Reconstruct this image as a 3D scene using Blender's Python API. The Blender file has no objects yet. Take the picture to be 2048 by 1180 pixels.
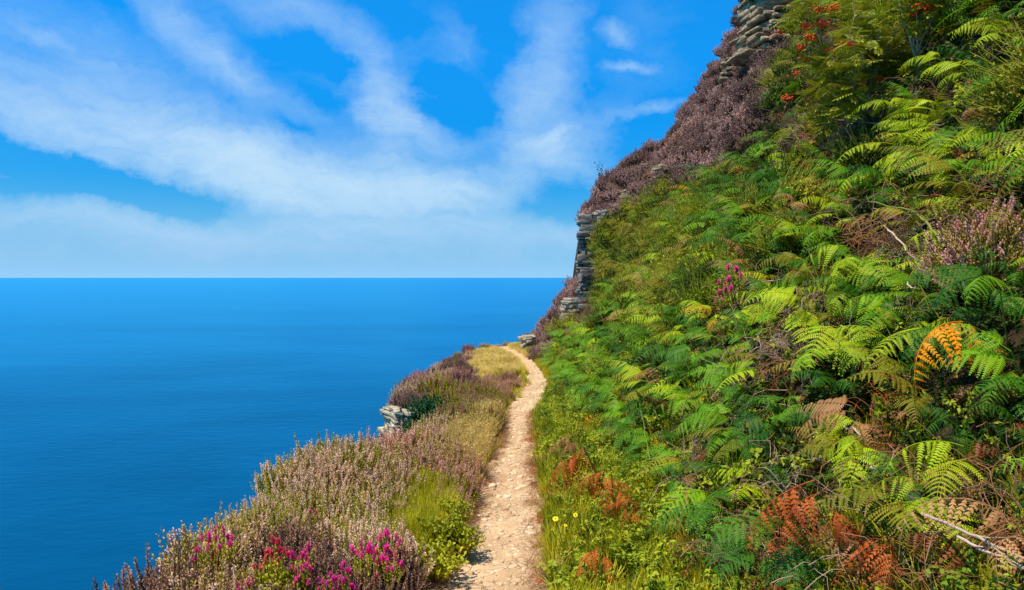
import bpy, math, random
import numpy as np
from mathutils import Vector, Matrix, Euler

# ------------------------------------------------------------------ camera, sky, sun, exposure
C = bpy.context.scene.collection
SC = bpy.context.scene
FPX, CX, HY = 1462.0, 1024.0, 555.0          # focal length, principal column and horizon row in photo pixels

cam_d = bpy.data.cameras.new('camera')
cam_d.sensor_width = 36.0
cam_d.lens = 36.0 * FPX / 2048
cam_d.shift_y = -35.0 / 2048
cam_d.clip_start = 0.05
cam_d.clip_end = 400000
cam = bpy.data.objects.new('camera', cam_d)
cam.rotation_euler = (math.pi / 2, 0, 0)
C.objects.link(cam)
SC.camera = cam

SUN = Vector((-0.40, -0.16, 0.90)).normalized()
sun_el = math.asin(SUN.z)
sun_az = math.atan2(SUN.x, SUN.y)
sl = bpy.data.lights.new('sun', 'SUN')
sl.energy = 5.0
sl.angle = math.radians(0.5)
sl.color = (1.0, 0.93, 0.82)
so = bpy.data.objects.new('sun', sl)
so.rotation_euler = (-SUN).to_track_quat('-Z', 'Y').to_euler()
C.objects.link(so)

SC.view_settings.view_transform = 'Standard'
SC.view_settings.look = 'None'
SC.view_settings.exposure = 0.38
SC.view_settings.gamma = 1.0
SC.cycles.max_bounces = 6
SC.cycles.diffuse_bounces = 3
SC.cycles.glossy_bounces = 2
SC.cycles.transmission_bounces = 3
SC.cycles.use_denoising = True

world = bpy.data.worlds.new('World')
SC.world = world
world.use_nodes = True


class NT:
    """short cuts for node trees"""
    def __init__(s, tree):
        s.t = tree
        s.t.nodes.clear()

    def n(s, typ, ins=None, **props):
        nd = s.t.nodes.new(typ)
        for k, v in props.items():
            setattr(nd, k, v)
        for k, v in (ins or {}).items():
            s.set(nd.inputs[k], v)
        return nd

    def set(s, sock, v):
        if isinstance(v, bpy.types.NodeSocket):
            s.t.links.new(v, sock)
        elif isinstance(v, bpy.types.Node):
            s.t.links.new(v.outputs[0], sock)
        else:
            sock.default_value = v

    def math(s, op, a, b=0.0, c=0.0, clamp=False):
        return s.n('ShaderNodeMath', {0: a, 1: b, 2: c}, operation=op, use_clamp=clamp).outputs[0]

    def mix(s, f, a, b, blend='MIX'):
        nd = s.n('ShaderNodeMix', data_type='RGBA', blend_type=blend)
        s.set(nd.inputs[0], f)
        s.set(nd.inputs[6], a)
        s.set(nd.inputs[7], b)
        return nd.outputs[2]

    def ramp(s, f, stops, interp='LINEAR'):
        nd = s.n('ShaderNodeValToRGB', {0: f})
        cr = nd.color_ramp
        cr.interpolation = interp
        while len(cr.elements) < len(stops):
            cr.elements.new(0.5)
        for e, (p, c) in zip(cr.elements, stops):
            e.position = p
            e.color = c if len(c) == 4 else (*c, 1)
        return nd.outputs[0]

    def noise(s, vec, scale, detail=4, rough=0.55, dist=0.0):
        nd = s.n('ShaderNodeTexNoise', {'Scale': scale, 'Detail': detail, 'Roughness': rough, 'Distortion': dist})
        if vec is not None:
            s.set(nd.inputs['Vector'], vec)
        return nd


def build_sky():
    g = NT(world.node_tree)
    out = g.n('ShaderNodeOutputWorld')
    sky = g.n('ShaderNodeTexSky', sky_type='NISHITA', sun_disc=False, sun_elevation=sun_el,
              sun_rotation=sun_az, air_density=1.0, dust_density=0.4, ozone_density=2.0, altitude=100)
    geo = g.n('ShaderNodeTexCoord')
    sep = g.n('ShaderNodeSeparateXYZ', {0: geo.outputs['Generated']})
    X, Y, Z = sep.outputs
    az = g.math('ARCTAN2', X, Y)
    el = g.math('ARCSINE', Z)
    P = g.n('ShaderNodeCombineXYZ', {0: az, 1: el, 2: 0.0}).outputs[0]
    # soft fibrous warp of the direction, so the cloud edges fray
    nz = g.noise(P, 7.0, 9, 0.66)
    off = g.n('ShaderNodeVectorMath', {0: nz.outputs['Color'], 1: (0.5, 0.5, 0.5)}, operation='SUBTRACT')
    off = g.n('ShaderNodeVectorMath', {0: off.outputs[0], 1: (0.15, 0.095, 0.0)}, operation='MULTIPLY')
    W = g.n('ShaderNodeVectorMath', {0: P, 1: off.outputs[0]}, operation='ADD').outputs[0]
    blobs = [  # (x, y, half length, half width, tilt degrees (clockwise down), weight)
        (120, 250, 420, 95, 14, .75), (470, 320, 330, 90, 22, .75), (720, 375, 360, 95, 10, .85), (900, 390, 220, 60, 0, .6), (560, 390, 200, 50, 25, .4),
        (180, 120, 380, 110, 20, .22), (450, 110, 330, 65, 38, .60), (600, 20, 330, 60, 12, .35), (330, 30, 260, 50, 40, .2),
        (760, 190, 170, 75, 75, .55), (830, 265, 170, 55, 25, .45), (740, 270, 120, 60, 60, .30), (860, 190, 90, 22, 10, .25),
        (1080, 190, 260, 90, 105, .45), (1110, 300, 180, 80, -30, .50), (1170, 340, 130, 60, 20, .40), (1090, 60, 160, 80, 110, .3),
        (1110, 268, 60, 18, -30, .45), (1240, 60, 60, 30, 10, .50), (1255, 128, 65, 18, 0, .50), (1300, 215, 130, 18, -12, .40),
        (250, 445, 620, 50, 3, .70), (800, 450, 620, 50, 2, .50), (600, 500, 1100, 48, 0, .42), (1150, 470, 300, 60, 0, .40),
        (60, 345, 120, 10, 6, .30), (80, 75, 45, 20, 25, .22), (1290, 20, 200, 90, 60, .10), (900, 80, 160, 60, 60, .25),
        (300, 200, 700, 160, 18, .22), (1000, 260, 420, 160, -20, .25), (620, 60, 420, 120, 30, .20), (190, 352, 230, 42, 13, -1.0), (620, 95, 130, 45, 20, -.30), (910, 210, 110, 85, 20, -.55), (600, 260, 110, 40, 30, -.30),
        (630, 435, 170, 18, -2, -.35), (880, 432, 120, 14, 0, -.25), (1180, 170, 60, 60, 0, -.1), (700, 120, 60, 60, 0, -.2),
    ]
    acc = None
    for (px, py, a, b, tilt, w) in blobs:
        ta = math.atan((px - CX) / FPX)
        te = math.atan((HY - py) / FPX * math.cos(ta))
        m = g.n('ShaderNodeMapping', {'Vector': W, 'Location': (ta, te, 0), 'Rotation': (0, 0, math.radians(-tilt)),
                                      'Scale': (a / FPX, b / FPX, 1)}, vector_type='TEXTURE')
        s = g.n('ShaderNodeTexGradient', {0: m.outputs[0]}, gradient_type='SPHERICAL').outputs[1]
        s = g.math('SMOOTHSTEP', s, 0, 1) if False else g.math('POWER', s, 1.25)
        acc = g.math('MULTIPLY_ADD', s, w, acc if acc is not None else 0.0)
    # clouds all round, so other directions are not empty
    flat = g.n('ShaderNodeMapping', {'Vector': W, 'Rotation': (0, 0, math.radians(-18)), 'Scale': (2.2, 6.0, 1)})
    n1 = g.noise(flat.outputs[0], 1.6, 8, 0.62, 0.6).outputs[0]
    fib = g.n('ShaderNodeMapping', {'Vector': W, 'Rotation': (0, 0, math.radians(-24)), 'Scale': (4.0, 22.0, 1)})
    n2 = g.noise(fib.outputs[0], 2.0, 7, 0.6, 0.9).outputs[0]
    fib2 = g.n('ShaderNodeMapping', {'Vector': W, 'Rotation': (0, 0, math.radians(12)), 'Scale': (14.0, 46.0, 1)})
    n3 = g.noise(fib2.outputs[0], 2.0, 8, 0.68, 1.2).outputs[0]
    n2 = g.math('MULTIPLY_ADD', n3, 0.45, g.math('MULTIPLY', n2, 0.62))
    infront = g.math('SMOOTH_MIN', g.math('MULTIPLY', g.math('SUBTRACT', Y, 0.2), 3.0), 1.0, 0.1, clamp=True)
    outside = g.math('MULTIPLY', g.math('SUBTRACT', 1.0, infront), g.math('MULTIPLY', g.math('SUBTRACT', n1, 0.45), 2.6, clamp=True))
    dens = g.math('MULTIPLY', acc, g.math('MULTIPLY_ADD', n2, 1.9, 0.20))
    dens = g.math('MULTIPLY_ADD', g.math('SUBTRACT', n1, 0.5), 0.55, dens)
    dens = g.math('ADD', g.math('MULTIPLY', dens, infront), outside)
    dens = g.math('POWER', g.math('MAXIMUM', g.math('SUBTRACT', dens, 0.05), 0.0), 1.15)
    dens = g.math('MULTIPLY', g.math('SUBTRACT', 1.0, g.math('POWER', 0.33, dens)), 0.97)
    # clear sky: the physical sky, deeper in colour as a phone camera renders it
    clear = g.n('ShaderNodeHueSaturation', {'Hue': 0.498, 'Saturation': 1.75, 'Value': 1.0, 'Fac': 1.0, 'Color': sky.outputs[0]})
    clear = g.mix(1.0, clear.outputs[0], (0.40, 1.16, 1.38, 1), 'MULTIPLY')
    shade = g.math('MULTIPLY_ADD', g.math('MULTIPLY', g.math('ABSOLUTE', el), 3.4, clamp=True), 0.62, 0.44)
    clear = g.n('ShaderNodeVectorMath', {0: clear, 'Scale': shade}, operation='SCALE').outputs[0]
    clear = g.mix(0.5, clear, (0.12, 2.75, 7.6, 1))
    # the air near the sea horizon is milky
    low = g.math('POWER', g.math('SUBTRACT', 1.0, g.math('MULTIPLY', g.math('ABSOLUTE', el), 8.0, clamp=True)), 1.6)
    clear = g.mix(low, clear, (2.4, 4.9, 7.4, 1))
    lit = g.ramp(g.math('MULTIPLY', el, 2.6, clamp=True), [(0.0, (2.9, 4.5, 7.2, 1)), (0.30, (4.9, 6.5, 7.6, 1)), (0.65, (4.2, 5.9, 7.4, 1)), (1.0, (3.1, 5.0, 7.5, 1))])
    col = g.mix(dens, clear, lit)
    bg = g.n('ShaderNodeBackground', {'Color': col, 'Strength': 0.100})
    g.t.links.new(bg.outputs[0], out.inputs[0])


build_sky()

# ------------------------------------------------------------------ helpers
rng = np.random.default_rng(11)
R2D = math.degrees


def sm(a, b, x):
    t = np.clip((np.asarray(x, float) - a) / (b - a), 0, 1)
    return t * t * (3 - 2 * t)


def pix(p):
    """photo pixel of a point in front of the camera"""
    p = np.asarray(p, float)
    y = np.maximum(p[..., 1], 0.05)
    return CX + FPX * p[..., 0] / y, HY - FPX * p[..., 2] / y


def at(px, py, d):
    return np.array([(px - CX) / FPX * d, d, (HY - py) / FPX * d])


def make_mesh(name, V, F, mats=None, midx=None, smooth=False):
    """V (n,3); F list of (k,3)/(k,4) int arrays"""
    V = np.asarray(V, np.float32)
    F = [np.asarray(f, np.int32) for f in (F if isinstance(F, list) else [F]) if len(f)]
    me = bpy.data.meshes.new(name)
    me.vertices.add(len(V))
    me.vertices.foreach_set('co', V.ravel())
    loops = np.concatenate([f.ravel() for f in F])
    tot = np.concatenate([np.full(len(f), f.shape[1], np.int32) for f in F])
    me.loops.add(len(loops))
    me.loops.foreach_set('vertex_index', loops)
    me.polygons.add(len(tot))
    me.polygons.foreach_set('loop_start', np.concatenate([[0], np.cumsum(tot)[:-1]]).astype(np.int32))
    me.polygons.foreach_set('loop_total', tot)
    if smooth:
        me.polygons.foreach_set('use_smooth', np.ones(len(tot), bool))
    for m in (mats or []):
        me.materials.append(m)
    if midx is not None:
        me.polygons.foreach_set('material_index', np.asarray(midx, np.int32))
    me.update(calc_edges=True)
    me.validate()
    return me


class MB:
    """collects quads (triangles as quads' cousins) for one mesh"""
    def __init__(s):
        s.V, s.Q, s.T, s.n = [], [], [], 0

    def add(s, V, Q=None, T=None):
        V = np.asarray(V, float).reshape(-1, 3)
        if Q is not None and len(Q):
            s.Q.append(np.asarray(Q, int) + s.n)
        if T is not None and len(T):
            s.T.append(np.asarray(T, int) + s.n)
        s.V.append(V)
        s.n += len(V)

    def arrays(s):
        return (np.concatenate(s.V) if s.V else np.zeros((0, 3)), np.concatenate(s.Q) if s.Q else np.zeros((0, 4), int),
                np.concatenate(s.T) if s.T else np.zeros((0, 3), int))

    def tube(s, pts, rad, sides=5):
        pts = np.asarray(pts, float)
        n = len(pts)
        rad = np.broadcast_to(rad, n)
        tan = np.gradient(pts, axis=0)
        tan /= np.linalg.norm(tan, axis=1)[:, None] + 1e-9
        ref = np.array([0.31, 0.17, 0.93]) if abs(tan[0][2]) < 0.9 else np.array([0.9, 0.3, 0.1])
        u = np.cross(tan, ref)
        u /= np.linalg.norm(u, axis=1)[:, None] + 1e-9
        v = np.cross(tan, u)
        a = np.arange(sides) * 2 * math.pi / sides
        V = pts[:, None] + rad[:, None, None] * (np.cos(a)[None, :, None] * u[:, None] + np.sin(a)[None, :, None] * v[:, None])
        i, j = np.meshgrid(np.arange(n - 1), np.arange(sides), indexing='ij')
        j2 = (j + 1) % sides
        Q = np.stack([i * sides + j, i * sides + j2, (i + 1) * sides + j2, (i + 1) * sides + j], -1).reshape(-1, 4)
        s.add(V, Q)

    def mesh(s, name, mat, smooth=False):
        V, Q, T = s.arrays()
        return make_mesh(name, V, [Q, T], [mat], smooth=smooth)


def xform(V, M):
    M = np.asarray(M)
    return V @ M[:3, :3].T + M[:3, 3]


def rotm(ax, ay, az, s=1.0, t=(0, 0, 0)):
    m = Matrix.Translation(t) @ Euler((ax, ay, az)).to_matrix().to_4x4() @ Matrix.Scale(s, 4)
    return np.array(m)


def link(name, mesh, parent=None, loc=None, rot=None, scl=None):
    o = bpy.data.objects.new(name, mesh)
    C.objects.link(o)
    if parent is not None:
        o.parent = parent
    if loc is not None:
        o.location = loc
    if rot is not None:
        o.rotation_euler = rot
    if scl is not None:
        o.scale = (scl,) * 3 if np.isscalar(scl) else scl
    return o


def tag(o, label, cat, group=None, kind=None):
    if label:
        o['label'] = label
    if cat:
        o['category'] = cat
    if group:
        o['group'] = group
    if kind:
        o['kind'] = kind
    return o


def structure(name, mesh):
    o = link(name, mesh)
    o['kind'] = 'structure'
    return o


PROTO = {}


def stuff(name, pts, rots, scls, meshes, idx, label, cat):
    """a mass nobody could count: one object that places copies of the given meshes"""
    key = name + '_kinds'
    col = bpy.data.collections.new(key)
    for k, me in enumerate(meshes):
        col.objects.link(bpy.data.objects.new('%s_%03d' % (name, k), me))
    me = bpy.data.meshes.new(name)
    pts = np.asarray(pts, np.float32)
    me.vertices.add(len(pts))
    me.vertices.foreach_set('co', pts.ravel())
    a = me.attributes.new('rot', 'FLOAT_VECTOR', 'POINT')
    a.data.foreach_set('vector', np.asarray(rots, np.float32).ravel())
    a = me.attributes.new('scl', 'FLOAT', 'POINT')
    a.data.foreach_set('value', np.asarray(scls, np.float32).ravel())
    a = me.attributes.new('pick', 'INT', 'POINT')
    a.data.foreach_set('value', np.asarray(idx, np.int32).ravel())
    o = link(name, me)
    tr = bpy.data.node_groups.new(name + '_scatter', 'GeometryNodeTree')
    tr.interface.new_socket('Geometry', in_out='INPUT', socket_type='NodeSocketGeometry')
    tr.interface.new_socket('Geometry', in_out='OUTPUT', socket_type='NodeSocketGeometry')
    N = tr.nodes.new
    gi, go = N('NodeGroupInput'), N('NodeGroupOutput')
    ip = N('GeometryNodeInstanceOnPoints')
    ci = N('GeometryNodeCollectionInfo')
    ci.inputs['Collection'].default_value = col
    ci.inputs['Separate Children'].default_value = True
    ci.inputs['Reset Children'].default_value = True
    ip.inputs['Pick Instance'].default_value = True

    def attr(nm, typ):
        d = N('GeometryNodeInputNamedAttribute')
        d.data_type = typ
        d.inputs[0].default_value = nm
        return d.outputs[0]
    L = tr.links.new
    e2r = N('FunctionNodeEulerToRotation')
    L(attr('rot', 'FLOAT_VECTOR'), e2r.inputs[0])
    L(e2r.outputs[0], ip.inputs['Rotation'])
    L(attr('scl', 'FLOAT'), ip.inputs['Scale'])
    L(attr('pick', 'INT'), ip.inputs['Instance Index'])
    L(ci.outputs[0], ip.inputs['Instance'])
    L(gi.outputs[0], ip.inputs['Points'])
    L(ip.outputs[0], go.inputs[0])
    md = o.modifiers.new('scatter', 'NODES')
    md.node_group = tr
    return tag(o, label, cat, kind='stuff')


# ------------------------------------------------------------------ materials
def leaf_mat(name, c1, c2, trans=0.15, rough=0.5, spread=0.16, dead=None):
    m = bpy.data.materials.new(name)
    m.use_nodes = True
    g = NT(m.node_tree)
    out = g.n('ShaderNodeOutputMaterial')
    oi = g.n('ShaderNodeObjectInfo')
    tc = g.n('ShaderNodeTexCoord')
    rnd = oi.outputs['Random']
    sh = g.n('ShaderNodeVectorMath', {0: tc.outputs['Object'], 1: g.n('ShaderNodeCombineXYZ', {0: g.math('MULTIPLY', rnd, 37.0), 1: rnd, 2: 0.0}).outputs[0]}, operation='ADD').outputs[0]
    nz = g.noise(sh, 9.0, 3, 0.6).outputs[0]
    f = g.math('ADD', g.math('MULTIPLY', rnd, 0.6), g.math('MULTIPLY', g.math('SUBTRACT', nz, 0.3), 0.9), clamp=True)
    col = g.mix(f, (*c1, 1), (*c2, 1))
    if dead is not None:
        k = g.math('MULTIPLY', g.math('SUBTRACT', g.noise(sh, 3.1, 2, 0.5).outputs[0], 0.60), 7.0, clamp=True)
        col = g.mix(k, col, (*dead, 1))
    val = g.math('MULTIPLY_ADD', g.math('FRACT', g.math('MULTIPLY', rnd, 7.31)), 2 * spread, 1 - spread)
    hsv = g.n('ShaderNodeHueSaturation', {'Hue': 0.5, 'Saturation': 1.0, 'Value': val, 'Fac': 1.0, 'Color': col})
    p = g.n('ShaderNodeBsdfPrincipled', {'Base Color': hsv.outputs[0], 'Roughness': rough, 'Specular IOR Level': 0.14})
    if trans > 0:
        t = g.n('ShaderNodeBsdfTranslucent', {'Color': g.mix(1.0, hsv.outputs[0], (1.25, 1.15, 0.6, 1), 'MULTIPLY')})
        mx = g.n('ShaderNodeMixShader', {0: trans, 1: p.outputs[0], 2: t.outputs[0]})
        g.t.links.new(mx.outputs[0], out.inputs[0])
    else:
        g.t.links.new(p.outputs[0], out.inputs[0])
    return m


M = {}
DEADC = (0.20, 0.09, 0.02)
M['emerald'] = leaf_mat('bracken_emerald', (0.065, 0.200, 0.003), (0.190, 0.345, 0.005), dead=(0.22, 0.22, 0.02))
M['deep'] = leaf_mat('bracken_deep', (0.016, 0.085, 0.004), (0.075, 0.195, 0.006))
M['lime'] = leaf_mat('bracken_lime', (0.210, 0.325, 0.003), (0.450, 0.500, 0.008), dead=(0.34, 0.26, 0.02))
M['olive'] = leaf_mat('bracken_olive', (0.140, 0.145, 0.006), (0.310, 0.250, 0.014), dead=DEADC)
M['gold'] = leaf_mat('bracken_gold', (0.42, 0.24, 0.012), (0.62, 0.30, 0.02), dead=(0.50, 0.14, 0.01))
M['orange'] = leaf_mat('bracken_orange', (0.66, 0.19, 0.003), (0.80, 0.31, 0.006), dead=(0.45, 0.09, 0.01))
M['rust'] = leaf_mat('bracken_rust', (0.40, 0.080, 0.014), (0.56, 0.150, 0.024), trans=0.15, dead=(0.26, 0.04, 0.015))
M['rust_old'] = leaf_mat('bracken_rust_old', (0.15, 0.040, 0.012), (0.26, 0.085, 0.022), trans=0.1)
M['tan'] = leaf_mat('bracken_tan', (0.32, 0.14, 0.045), (0.46, 0.24, 0.09), trans=0.15)
M['stalk_green'] = leaf_mat('stalk_green', (0.16, 0.20, 0.02), (0.30, 0.26, 0.03), trans=0)
M['stalk_brown'] = leaf_mat('stalk_brown', (0.22, 0.09, 0.03), (0.36, 0.17, 0.06), trans=0)
M['stick'] = leaf_mat('bleached_stick', (0.40, 0.27, 0.17), (0.54, 0.40, 0.28), trans=0, rough=0.8)
M['twig'] = leaf_mat('dry_twig', (0.26, 0.15, 0.10), (0.42, 0.28, 0.20), trans=0, rough=0.8)
M['bark'] = leaf_mat('pale_bark', (0.34, 0.30, 0.20), (0.50, 0.46, 0.34), trans=0, rough=0.8)
M['dark_bark'] = leaf_mat('dark_bark', (0.06, 0.045, 0.04), (0.10, 0.08, 0.07), trans=0, rough=0.8)
M['rowan_leaf'] = leaf_mat('rowan_leaf', (0.13, 0.20, 0.014), (0.36, 0.34, 0.024), dead=(0.42, 0.26, 0.02))
M['rowan_lime'] = leaf_mat('rowan_lime_leaf', (0.24, 0.30, 0.012), (0.48, 0.44, 0.025), dead=(0.46, 0.24, 0.02))
M['berry'] = leaf_mat('rowan_berry', (0.70, 0.045, 0.012), (0.80, 0.11, 0.012), trans=0, rough=0.3)
M['sapling_leaf'] = leaf_mat('sapling_leaf', (0.018, 0.045, 0.030), (0.04, 0.07, 0.045), trans=.15)
M['heath_leaf'] = leaf_mat('heather_leaf', (0.29, 0.20, 0.040), (0.46, 0.33, 0.075), trans=0.1, rough=0.8)
M['heath_leaf_olive'] = leaf_mat('heather_leaf_olive', (0.26, 0.25, 0.018), (0.44, 0.38, 0.035), trans=0.1, rough=0.8)
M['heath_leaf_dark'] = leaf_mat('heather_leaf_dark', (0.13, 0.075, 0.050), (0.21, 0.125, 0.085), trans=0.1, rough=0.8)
M['bloom_beige'] = leaf_mat('bloom_beige', (0.66, 0.42, 0.28), (0.86, 0.60, 0.44), trans=0.15, rough=0.8)
M['bloom_pink'] = leaf_mat('bloom_pink', (0.62, 0.28, 0.25), (0.78, 0.44, 0.38), trans=0.15, rough=0.8)
M['bloom_mauve'] = leaf_mat('bloom_mauve', (0.54, 0.28, 0.36), (0.72, 0.42, 0.52), trans=0.15, rough=0.8)
M['bloom_dusky'] = leaf_mat('bloom_dusky', (0.32, 0.18, 0.15), (0.50, 0.30, 0.25), trans=0.1, rough=0.85)
M['bloom_shadow'] = leaf_mat('bloom_dusky_shaded', (0.17, 0.095, 0.080), (0.30, 0.175, 0.145), trans=0.1, rough=0.85)  # darker copy of the dusky bloom, hummock shading put into the colour
M['bloom_brown'] = leaf_mat('bloom_brown', (0.32, 0.165, 0.09), (0.46, 0.25, 0.15), trans=0.1, rough=0.85)
M['magenta'] = leaf_mat('bell_magenta', (0.62, 0.012, 0.22), (0.80, 0.035, 0.36), trans=0.25, rough=0.5)
M['magenta_red'] = leaf_mat('bell_red', (0.66, 0.03, 0.09), (0.80, 0.07, 0.14), trans=0.25, rough=0.5)
M['gorse'] = leaf_mat('gorse_needles', (0.010, 0.062, 0.020), (0.030, 0.120, 0.030), trans=0.1, rough=0.6)
M['bilberry'] = leaf_mat('bilberry_leaf', (0.20, 0.25, 0.008), (0.44, 0.42, 0.012), dead=(0.30, 0.12, 0.01))
M['under'] = leaf_mat('undergrowth_leaf', (0.016, 0.036, 0.004), (0.060, 0.090, 0.008))  # green darkened so the shade in gaps beneath the bracken is in the colour
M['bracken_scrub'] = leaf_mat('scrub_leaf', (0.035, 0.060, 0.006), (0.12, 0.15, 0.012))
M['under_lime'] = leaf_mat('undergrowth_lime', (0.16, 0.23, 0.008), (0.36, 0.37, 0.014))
M['grass_gold'] = leaf_mat('grass_gold', (0.56, 0.40, 0.10), (0.76, 0.56, 0.20), trans=0.25, rough=0.6)
M['grass_straw'] = leaf_mat('grass_straw', (0.74, 0.56, 0.14), (0.90, 0.72, 0.26), trans=0.2, rough=0.6)
M['grass_yellow'] = leaf_mat('grass_yellow', (0.44, 0.38, 0.014), (0.64, 0.52, 0.03), trans=0.25, rough=0.6)
M['grass_lime'] = leaf_mat('grass_lime', (0.26, 0.31, 0.010), (0.48, 0.45, 0.016), trans=0.28)
M['grass_green'] = leaf_mat('grass_green', (0.09, 0.17, 0.010), (0.19, 0.26, 0.014), trans=0.28)
M['petal'] = leaf_mat('yellow_petal', (0.90, 0.70, 0.01), (0.95, 0.80, 0.03), trans=0.25)


def rock_mat(name, c1, c2, c3, scale=3.0):
    m = bpy.data.materials.new(name)
    m.use_nodes = True
    g = NT(m.node_tree)
    out = g.n('ShaderNodeOutputMaterial')
    tc = g.n('ShaderNodeTexCoord').outputs['Object']
    st = g.n('ShaderNodeMapping', {'Vector': tc, 'Scale': (1, 1, 3.2)}).outputs[0]
    n1 = g.noise(st, scale, 8, 0.65, 0.4).outputs[0]
    n2 = g.noise(tc, scale * 5, 5, 0.7).outputs[0]
    col = g.ramp(n1, [(0.30, c3), (0.46, c1), (0.68, c2)])
    col = g.mix(g.math('MULTIPLY', g.math('SUBTRACT', n2, 0.5), 3.0, clamp=True), col, (c2[0] * 1.15, c2[1] * 1.12, c2[2] * 0.95, 1))
    vo = g.n('ShaderNodeTexVoronoi', {'Vector': st, 'Scale': scale * 1.6}, feature='DISTANCE_TO_EDGE')
    crack = g.math('LESS_THAN', vo.outputs[0], 0.03)
    col = g.mix(g.math('MULTIPLY', crack, 0.6), col, (c3[0] * .4, c3[1] * .4, c3[2] * .4, 1))
    h = g.math('ADD', g.math('MULTIPLY', n1, 0.7), g.math('ADD', g.math('MULTIPLY', n2, 0.25), g.math('MULTIPLY', crack, -0.2)))
    b = g.n('ShaderNodeBump', {'Strength': 0.9, 'Distance': 0.06, 'Height': h})
    p = g.n('ShaderNodeBsdfPrincipled', {'Base Color': col, 'Roughness': 0.9, 'Specular IOR Level': 0.2, 'Normal': b.outputs[0]})
    g.t.links.new(p.outputs[0], out.inputs[0])
    return m


M['rock'] = rock_mat('bedded_rock', (0.27, 0.19, 0.11), (0.50, 0.38, 0.22), (0.08, 0.055, 0.04))
M['rock_grey'] = rock_mat('grey_rock', (0.17, 0.155, 0.135), (0.32, 0.29, 0.24), (0.06, 0.055, 0.05))
M['rock_pale'] = rock_mat('pale_rock', (0.38, 0.31, 0.20), (0.56, 0.48, 0.33), (0.18, 0.14, 0.09))


def ground_mat():
    m = bpy.data.materials.new('soil')
    m.use_nodes = True
    g = NT(m.node_tree)
    out = g.n('ShaderNodeOutputMaterial')
    tc = g.n('ShaderNodeTexCoord').outputs['Object']
    n1 = g.noise(tc, 1.7, 8, 0.7).outputs[0]
    n2 = g.noise(tc, 28.0, 5, 0.7).outputs[0]
    col = g.ramp(n1, [(0.3, (0.018, 0.012, 0.006)), (0.5, (0.038, 0.025, 0.012)), (0.72, (0.050, 0.040, 0.014))])
    col = g.mix(g.math('MULTIPLY', g.math('SUBTRACT', n2, 0.48), 3.0, clamp=True), col, (0.10, 0.055, 0.025, 1))
    b = g.n('ShaderNodeBump', {'Strength': 1.0, 'Distance': 0.03, 'Height': n2})
    p = g.n('ShaderNodeBsdfPrincipled', {'Base Color': col, 'Roughness': 0.95, 'Specular IOR Level': 0.1, 'Normal': b.outputs[0]})
    g.t.links.new(p.outputs[0], out.inputs[0])
    return m


def path_mat():
    m = bpy.data.materials.new('trodden_earth')
    m.use_nodes = True
    g = NT(m.node_tree)
    out = g.n('ShaderNodeOutputMaterial')
    tc = g.n('ShaderNodeTexCoord').outputs['Object']
    wob = g.noise(tc, 9.0, 3, 0.6)
    wv = g.n('ShaderNodeVectorMath', {0: tc, 1: g.n('ShaderNodeVectorMath', {0: wob.outputs['Color'], 'Scale': 0.06}, operation='SCALE').outputs[0]}, operation='ADD').outputs[0]
    n1 = g.noise(tc, 3.0, 8, 0.65).outputs[0]
    n2 = g.noise(tc, 45.0, 6, 0.7).outputs[0]
    n3 = g.noise(tc, 160.0, 3, 0.6).outputs[0]
    col = g.ramp(n1, [(0.28, (0.37, 0.22, 0.105)), (0.5, (0.56, 0.355, 0.18)), (0.72, (0.68, 0.47, 0.26))])
    col = g.mix(g.math('MULTIPLY', g.math('SUBTRACT', n2, 0.52), 4.0, clamp=True), col, (0.74, 0.53, 0.31, 1))
    col = g.mix(g.math('MULTIPLY', g.math('SUBTRACT', 0.42, n2), 5.0, clamp=True), col, (0.34, 0.20, 0.10, 1))
    vo = g.n('ShaderNodeTexVoronoi', {'Vector': wv, 'Scale': 15.0, 'Randomness': 1.0}, feature='DISTANCE_TO_EDGE')
    ck = g.math('MULTIPLY', g.math('SUBTRACT', 0.05, vo.outputs[0]), 22.0, clamp=True)
    patch = g.math('MULTIPLY', g.math('SUBTRACT', g.noise(tc, 6.0, 4, 0.6).outputs[0], 0.47), 6.0, clamp=True)
    ck = g.math('MULTIPLY', ck, patch)
    col = g.mix(g.math('MULTIPLY', ck, 0.24), col, (0.26, 0.15, 0.07, 1))
    h = g.math('ADD', g.math('MULTIPLY', n2, 0.6), g.math('ADD', g.math('MULTIPLY', n3, 0.2), g.math('MULTIPLY', ck, -0.8)))
    b = g.n('ShaderNodeBump', {'Strength': 0.9, 'Distance': 0.022, 'Height': h})
    p = g.n('ShaderNodeBsdfPrincipled', {'Base Color': col, 'Roughness': 0.95, 'Specular IOR Level': 0.1, 'Normal': b.outputs[0]})
    g.t.links.new(p.outputs[0], out.inputs[0])
    return m


def stone_mat():
    m = bpy.data.materials.new('path_stone')
    m.use_nodes = True
    g = NT(m.node_tree)
    out = g.n('ShaderNodeOutputMaterial')
    oi = g.n('ShaderNodeObjectInfo').outputs['Random']
    tc = g.n('ShaderNodeTexCoord').outputs['Object']
    n = g.noise(tc, 6.0, 5, 0.6).outputs[0]
    col = g.ramp(g.math('ADD', g.math('MULTIPLY', oi, 0.6), g.math('MULTIPLY', n, 0.4)), [(0.2, (0.46, 0.29, 0.15)), (0.5, (0.66, 0.45, 0.25)), (0.85, (0.82, 0.62, 0.39))])
    b = g.n('ShaderNodeBump', {'Strength': 0.6, 'Distance': 0.02, 'Height': n})
    p = g.n('ShaderNodeBsdfPrincipled', {'Base Color': col, 'Roughness': 0.9, 'Specular IOR Level': 0.2, 'Normal': b.outputs[0]})
    g.t.links.new(p.outputs[0], out.inputs[0])
    return m


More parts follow.
